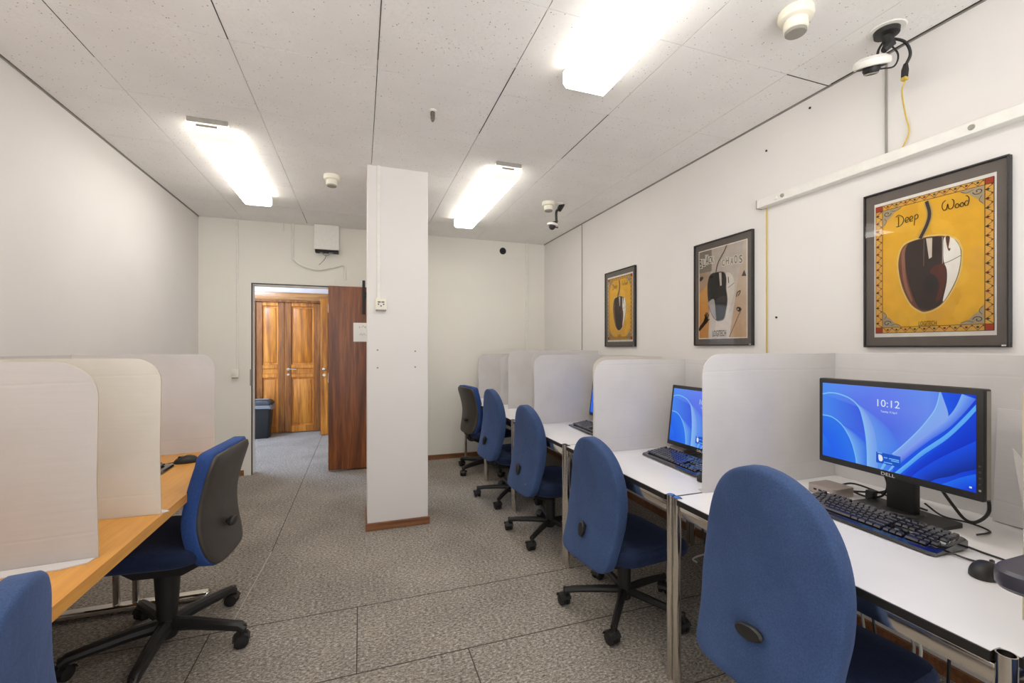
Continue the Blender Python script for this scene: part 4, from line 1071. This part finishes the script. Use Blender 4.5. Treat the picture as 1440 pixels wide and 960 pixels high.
# ================================================================== CHAIRS
def half_outline(hp):
    """hp: [(halfwidth, z)...] from bottom to top (top ends at 0) -> closed outline"""
    right = catmull([(w_, z_, 0) for w_, z_ in hp], 5)
    pts = [(p.x, p.y) for p in right if p.x >= -1e-4]
    return pts+[(-x, z) for x, z in pts[::-1] if x > .003]
def resample(pts, n):
    P = [Vector((x, y)) for x, y in pts]; P.append(P[0]); d = [0]
    for a, b in zip(P, P[1:]): d.append(d[-1]+(b-a).length)
    out = []; j = 0
    for k in range(n):
        t = d[-1]*k/n
        while d[j+1] < t: j += 1
        out.append(P[j].lerp(P[j+1], (t-d[j])/max(1e-9, d[j+1]-d[j])))
    return out
def pad(g, outline, cz, T, shape, m, n=72, front=1., back=1., th=None):
    """puffy panel: outline in (y, z), shape(y, z) -> x of its middle, thickness T"""
    O = resample(outline, n); c = Vector((0, cz))
    sc = [0.0, .3, .6, .8, .9, .955, .985, 1.0]; th = th or [1., 1., .98, .95, .9, .8, .62, .36]
    def ring(s_, t_, side):
        r = []
        for p in O:
            q = c+(p-c)*s_; r.append((shape(q.x, q.y)+side*t_*T/2, q.x, q.y))
        return r
    rings = [ring(s_, t_, 1*front) for s_, t_ in zip(sc[1:], th[1:])]+[ring(s_, t_, -1*back) for s_, t_ in zip(sc[1:][::-1], th[1:][::-1])]
    V = [[g.bm.verts.new(Vector(p)) for p in r] for r in rings]; fs = []
    for A, B in zip(V, V[1:]):
        for k in range(n): fs.append(g.bm.faces.new((A[k], A[(k+1) % n], B[(k+1) % n], B[k])))
    for r_, sd in ((V[0], front), (V[-1], -back)):
        cv = g.bm.verts.new(Vector((shape(0, cz)+sd*T/2, 0, cz)))
        for k in range(n): fs.append(g.bm.faces.new((cv, r_[k], r_[(k+1) % n])))
    g._fin(fs, m)
def star_base(par, ang, arm, style):
    base = MB()
    R = .30
    if style == 'A':
        base.lathe([(0, .055), (.028, .055), (.034, .07), (.034, .125), (.028, .13), (0, .13)], M['black'], 24)
        for k in range(5):
            a_ = 2*PI*k/5; c_, s_ = math.cos(a_), math.sin(a_)
            base.tube([(.02*c_, .02*s_, .098), (.12*c_, .12*s_, .096), (.24*c_, .24*s_, .088), (R*c_, R*s_, .080)], [.019, .0185, .017, .0155], M['black'], 10)
    else:
        base.lathe([(0, .05), (.036, .05), (.042, .075), (.040, .125), (.03, .135), (0, .135)], M['black'], 24)
        for k in range(5):
            a_ = 2*PI*k/5; c_, s_ = math.cos(a_), math.sin(a_)
            base.tube([(.02*c_, .02*s_, .105), (.12*c_, .12*s_, .104), (.26*c_, .26*s_, .092), (.315*c_, .315*s_, .086), (.335*c_, .335*s_, .070)], [.030, .027, .023, .022, .018], M['black'], 10)
    bo = base.build('star_base', par, rot=(0, 0, ang))
    for k in range(5):
        a_ = 2*PI*k/5; r_ = R if style == 'A' else .335
        tw = a_+[.5, -1.1, 2.0, .9, -.4][k]
        g = MB(); q = 1.0
        for sd in (-1, 1):
            X = Matrix.Translation((-.010, 0, .025)) @ Matrix.Rotation(PI/2, 4, 'X') @ Matrix.Translation((0, 0, sd*.013))
            g.lathe([(0, -.009), (.019, -.009), (.0245, -.006), (.025, 0), (.0245, .006), (.019, .009), (0, .009)], M['black_matte'], 20, X)
        g.box(-.012, .010, -.0045, .0045, .012, .058, M['black'], .003, 1)
        for i in range(6):   # hood
            a0, a1 = math.radians(20+i*25), math.radians(45+i*25)
            g.prism([(-.010+.0275*math.cos(a0), .025+.0275*math.sin(a0)), (-.010+.0275*math.cos(a1), .025+.0275*math.sin(a1)), (-.010+.030*math.cos(a1), .025+.030*math.sin(a1)), (-.010+.030*math.cos(a0), .025+.030*math.sin(a0))], -.023, .023, M['black'], 'Y')
        g.tube([(0, 0, .05), (0, 0, .088)], .007, M['black'], 10)
        g.build('caster', bo, loc=(r_*math.cos(a_), r_*math.sin(a_), 0), rot=(0, 0, tw)).scale = (1.18, 1.18, 1.1)
    return bo
def seat_part(par, m, z, x0=-.20, x1=.26, w=.235, th=.085):
    g = MB(); rings = []; n = 48
    base_ = rrect(x1-x0, 2*w, .11, 11); cx = (x0+x1)/2
    O = resample(base_, n)
    lv = [(.86, -th), (.95, -th+.012), (.99, -th*.6), (1., -th*.42), (.985, -.016), (.95, -.005), (.85, 0), (.5, .0), (.2, -.006)]
    for s_, dz in lv:
        r = []
        for p in O:
            x_, y_ = p.x*s_, p.y*s_
            dip = -.03*max(0, (x_-.10)/.13)**2 - .004*(1-(y_/w)**2)
            r.append((cx+x_, y_, z+dz+dip))
        rings.append(r)
    loft(g, rings, m); return g.build('seat', par)
def chair_oval(label, grp, loc, rz, base_ang, dz=0., back_dz=0., knob_rot=.2):
    """task chair with tall egg-shaped upholstered back, facing +x"""
    t = thing('office_chair', label, 'chair', loc, rz, grp)
    build_oval(t, base_ang, dz, back_dz, knob_rot); return t
HP = [(w_*.90, z_) for w_, z_ in [(.0, .0), (.13, .000), (.182, .007), (.204, .028), (.210, .075), (.217, .15), (.225, .22), (.224, .29), (.217, .36), (.203, .42), (.181, .475), (.150, .521), (.105, .559), (.05, .583), (.0, .590)]]
def back_shape(y_, z_):
    h = z_/.59
    return -.252 + .06*math.sin(PI/2*max(0, min(1, h/.5))) + .012*math.sin(PI*max(0, min(1, (h-.4)/.6))) - .022*max(0, h-.55) + .45*y_*y_
_oval = {}
def build_oval(t, base_ang, dz, back_dz, knob_rot):
    if not _oval:
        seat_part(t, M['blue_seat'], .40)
        g = MB(); pad(g, half_outline(HP), .27, .066, back_shape, M['blue'], 84, th=[1., 1., .99, .97, .94, .88, .78, .6]); bo = g.build('backrest', t, loc=(0, 0, .30), smooth=60)
        g = MB(); X = Matrix.Rotation(-PI/2, 4, 'Y')
        def kn(r, z): return [(X @ Vector((r*1.0*math.cos(2*PI*k/28), r*.5*math.sin(2*PI*k/28), z))) for k in range(28)]
        loft(g, [kn(.018, -.012), kn(.026, .004), kn(.040, .010), kn(.042, .018), kn(.036, .024), kn(.02, .026)], M['black']); kb = g.build('adjusting_knob', bo, loc=(back_shape(0, .15)-.034, 0, .15), rot=(0, 0, 0))
        g = MB(); g.prism([(-.19, .30), (-.12, .262), (.10, .262), (.17, .30), (.17, .322), (-.19, .322)], -.085, .085, M['black'], 'Y')
        g.tube([(0, .08, .285), (.02, .19, .285), (.03, .23, .28)], .007, M['black'], 8); g.build('seat_mechanism', t)
        g = MB(); g.tube(catmull([(-.10, 0, .285), (-.17, 0, .285), (-.20, 0, .32), (-.192, 0, .42)], 5), .019, M['black'], 10); g.build('back_bar', t)
        g = MB(); g.lathe([(0, .06), (.033, .06), (.034, .235), (.026, .24), (.024, .255), (.026, .262), (0, .262)], M['black'], 24); g.build('gas_column', t)
        star_base(t, base_ang, .3, 'A')
        _oval['t'] = t
    else:
        src = _oval['t']
        for k in [k for k in SC.objects if k.parent == src]: copy_tree(k, t)
    for k in [k for k in SC.objects if k.parent == t]:
        nm = k.name.split('.')[0]
        if nm == 'star_base': k.rotation_euler = (0, 0, base_ang)
        elif nm == 'backrest':
            k.location = (0, 0, .30+back_dz)
            for q in kids(k, 'adjusting_knob'): q.rotation_euler = (knob_rot, 0, 0)
        elif nm == 'gas_column': k.scale = (1, 1, 1+dz/.262)
        else: k.location = (0, 0, dz)
G1 = 'blue office chairs with egg-shaped backs'
def place_oval(label, hub, rz, ang, dz=0., bdz=0., kr=.2):
    r = math.radians(rz)
    return chair_oval(label, G1, (hub[0], hub[1], 0), r, math.radians(ang)-r, dz, bdz, kr)
place_oval('nearest blue office chair on the right, its back filling the foreground', (1.249, .935), 6, 20, .08, .11, 1.45)
place_oval('second blue office chair from the camera, beside the desk with the half-hidden monitor', (1.27, 1.92), 6, 12, 0, 0)
place_oval('third blue office chair along the right row of desks', (1.28, 2.86), 6, 6, .02, .04)
place_oval('fourth blue egg-backed chair, overlapping the chair with a black shell', (1.262, 3.66), 6, 14, .03, .08, .4)
place_oval('blue office chair whose back top is cut off at the lower left corner', (-.805, 1.03), 190, 30, .0, .01)

# chair with a black shell behind a blue pad
SP = [(.0, .0), (.10, .002), (.15, .012), (.18, .042), (.200, .10), (.207, .19), (.204, .29), (.207, .38), (.209, .445), (.202, .478), (.18, .494), (.08, .501), (.0, .502)]
def shell_shape(y_, z_):
    h = z_/.502
    return -.250 + .048*math.sin(PI*max(0, min(1, h/.9)))*(1-.2*h) - .02*max(0, h-.45) + .4*y_*y_
_shell = {}
def chair_shell(label, grp, loc, rz, ang, dz=0., arms=False, pad_z=.68, bdz=0.):
    r = math.radians(rz)
    t = thing('office_chair', label, 'chair', (loc[0], loc[1], 0), r, grp)
    if not _shell:
        seat_part(t, M['blue_seat'], .425, -.22, .26, .235, .08)
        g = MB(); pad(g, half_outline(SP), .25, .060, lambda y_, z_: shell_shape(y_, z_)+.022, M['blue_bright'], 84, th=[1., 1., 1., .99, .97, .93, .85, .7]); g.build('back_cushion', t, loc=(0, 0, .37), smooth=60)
        g = MB(); pad(g, half_outline([(w_*.965, .004+z_*.965) for w_, z_ in SP]), .25, .03, lambda y_, z_: shell_shape(y_, z_)-.008, M['shell'], 72); sh = g.build('back_shell', t, loc=(0, 0, .37), smooth=60)
        g = MB(); zz = .145; X = Matrix.Translation((shell_shape(0, zz)-.020, 0, zz)) @ Matrix.Rotation(-PI/2, 4, 'Y')
        def kn(r_, z_): return [(X @ Vector((r_*.55*math.cos(2*PI*k/24), r_*math.sin(2*PI*k/24), z_))) for k in range(24)]
        loft(g, [kn(.014, -.008), kn(.018, .012), kn(.036, .018), kn(.038, .030), kn(.030, .038), kn(.012, .040)], M['black']); g.build('adjusting_knob', sh)
        g = MB(); g.prism([(-.20, .32), (-.10, .27), (.08, .27), (.17, .33), (.17, .355), (-.20, .355)], -.10, .10, M['black'], 'Y')
        g.tube([(-.02, -.08, .31), (-.02, -.20, .31), (-.02, -.24, .305)], .008, M['black'], 8); g.build('seat_mechanism', t)
        g = MB(); g.tube(catmull([(-.10, 0, .32), (-.19, 0, .32), (-.225, 0, .37), (-.205, 0, .48)], 5), .022, M['black'], 10); g.build('back_bar', t)
        g = MB(); g.lathe([(0, .07), (.034, .07), (.036, .10), (.042, .16), (.048, .24), (.056, .275), (.05, .285), (0, .285)], M['black'], 28); g.build('gas_column', t)
        star_base(t, 0, .335, 'B'); _shell['t'] = t
    else:
        for k in [k for k in SC.objects if k.parent == _shell['t']]: copy_tree(k, t)
    for k in [k for k in SC.objects if k.parent == t]:
        nm = k.name.split('.')[0]
        if nm == 'star_base': k.rotation_euler = (0, 0, math.radians(ang)-r)
        elif nm == 'gas_column': k.scale = (1, 1, 1+dz/.285)
        elif nm in ('back_cushion', 'back_shell'): k.location = (0, 0, .37+bdz)
        else: k.location = (0, 0, dz)
    return t
G2 = 'office chairs with black shell backs'
chair_shell('office chair with charcoal shell back pushed under the wooden desk', G2, (-.81, 2.335), 174, -17, .085, bdz=.025)
def armrests(t, pz, x0=-.06, x1=.20, py=.27, foot=.36):
    for sd in (1, -1):
        g = MB()
        g.tube(catmull([(.02, sd*.20, foot), (.02, sd*(py-.06), foot+.01), (.03, sd*(py-.05), foot+.08), (.04, sd*(py-.05), pz-.03)], 5), .017, M['black'], 10); g.build('arm_post', t)
        g = MB(); O = rrect(x1-x0, .085, .04, 6); cx = (x0+x1)/2
        loft(g, [[(cx+x*s_, sd*py+y*s_, z) for x, y in O] for s_, z in ((.93, pz-.04), (.99, pz-.032), (1., pz-.018), (.985, pz-.006), (.93, pz), (.6, pz+.002))], M['pad_top']); g.build('armrest', t)
far = chair_shell('farthest office chair, with black shell back and armrests, by the back wall', G2, (1.30, 4.58), 10, 206, .03, bdz=.05)
armrests(far, .66)
fr = chair_shell('dark chair of which only a padded armrest reaches in beside the nearest mouse', G2, (1.32, .12), 0, 20, .22)
armrests(fr, .892, -.13, .12, .36, .57)

# ================================================================== LIGHT
# unseen lamp added to the left, stands in for cool corridor daylight
def corridor_fill(x):
    t = thing('ceiling_light', 'added unseen fill light standing in for daylight in the corridor', 'light', (x, 6.4, HC))
    g = MB(); g.box(-.6, .6, -.09, .09, -.02, 0, M['white_paint']); g.build('base_plate', t)
    g = MB(); g.box(-.6, .6, -.085, .085, -.08, -.02, M['cool_fill'], .01, 1); g.build('diffuser', t)
M['cool_fill'] = emis('cool fill emitter', (186, 213, 255), 85.)
corridor_fill(-2.3)

w = bpy.data.worlds.new('daylight'); SC.world = w; w.use_nodes = True
nt = w.node_tree; bg = nt.nodes['Background']
# daylight through the open window side behind the camera: lower half brightened as added ceiling fill, softer sky above
tc = nt.nodes.new('ShaderNodeTexCoord'); sx = nt.nodes.new('ShaderNodeSeparateXYZ'); link(nt, tc.outputs['Generated'], sx.inputs[0])
mr = nt.nodes.new('ShaderNodeMapRange'); mr.inputs['From Min'].default_value = -.25; mr.inputs['From Max'].default_value = .25
mr.inputs['To Min'].default_value = 2.8; mr.inputs['To Max'].default_value = .75
link(nt, sx.outputs['Z'], mr.inputs['Value']); link(nt, mr.outputs[0], bg.inputs[1]); bg.inputs[0].default_value = (.98, .985, 1., 1)

# ================================================================== CAMERA
cam = bpy.data.cameras.new('camera'); co = bpy.data.objects.new('camera', cam); C.objects.link(co)
yaw = math.atan(213/615)
co.location = (0, 0, 1.33); co.rotation_euler = (PI/2, 0, -yaw)
cam.sensor_width = 36; cam.lens = 615/1440*36; cam.shift_y = (488-480)/1440.; cam.clip_start = .02
SC.camera = co
SC.view_settings.view_transform = 'Standard'; SC.view_settings.look = 'None'
SC.view_settings.exposure = .45; SC.view_settings.gamma = 1.; SC.view_settings.use_curve_mapping = False
SC.cycles.use_denoising = True
SC.cycles.max_bounces = 10; SC.cycles.diffuse_bounces = 6
SC.cycles.sample_clamp_indirect = 6.
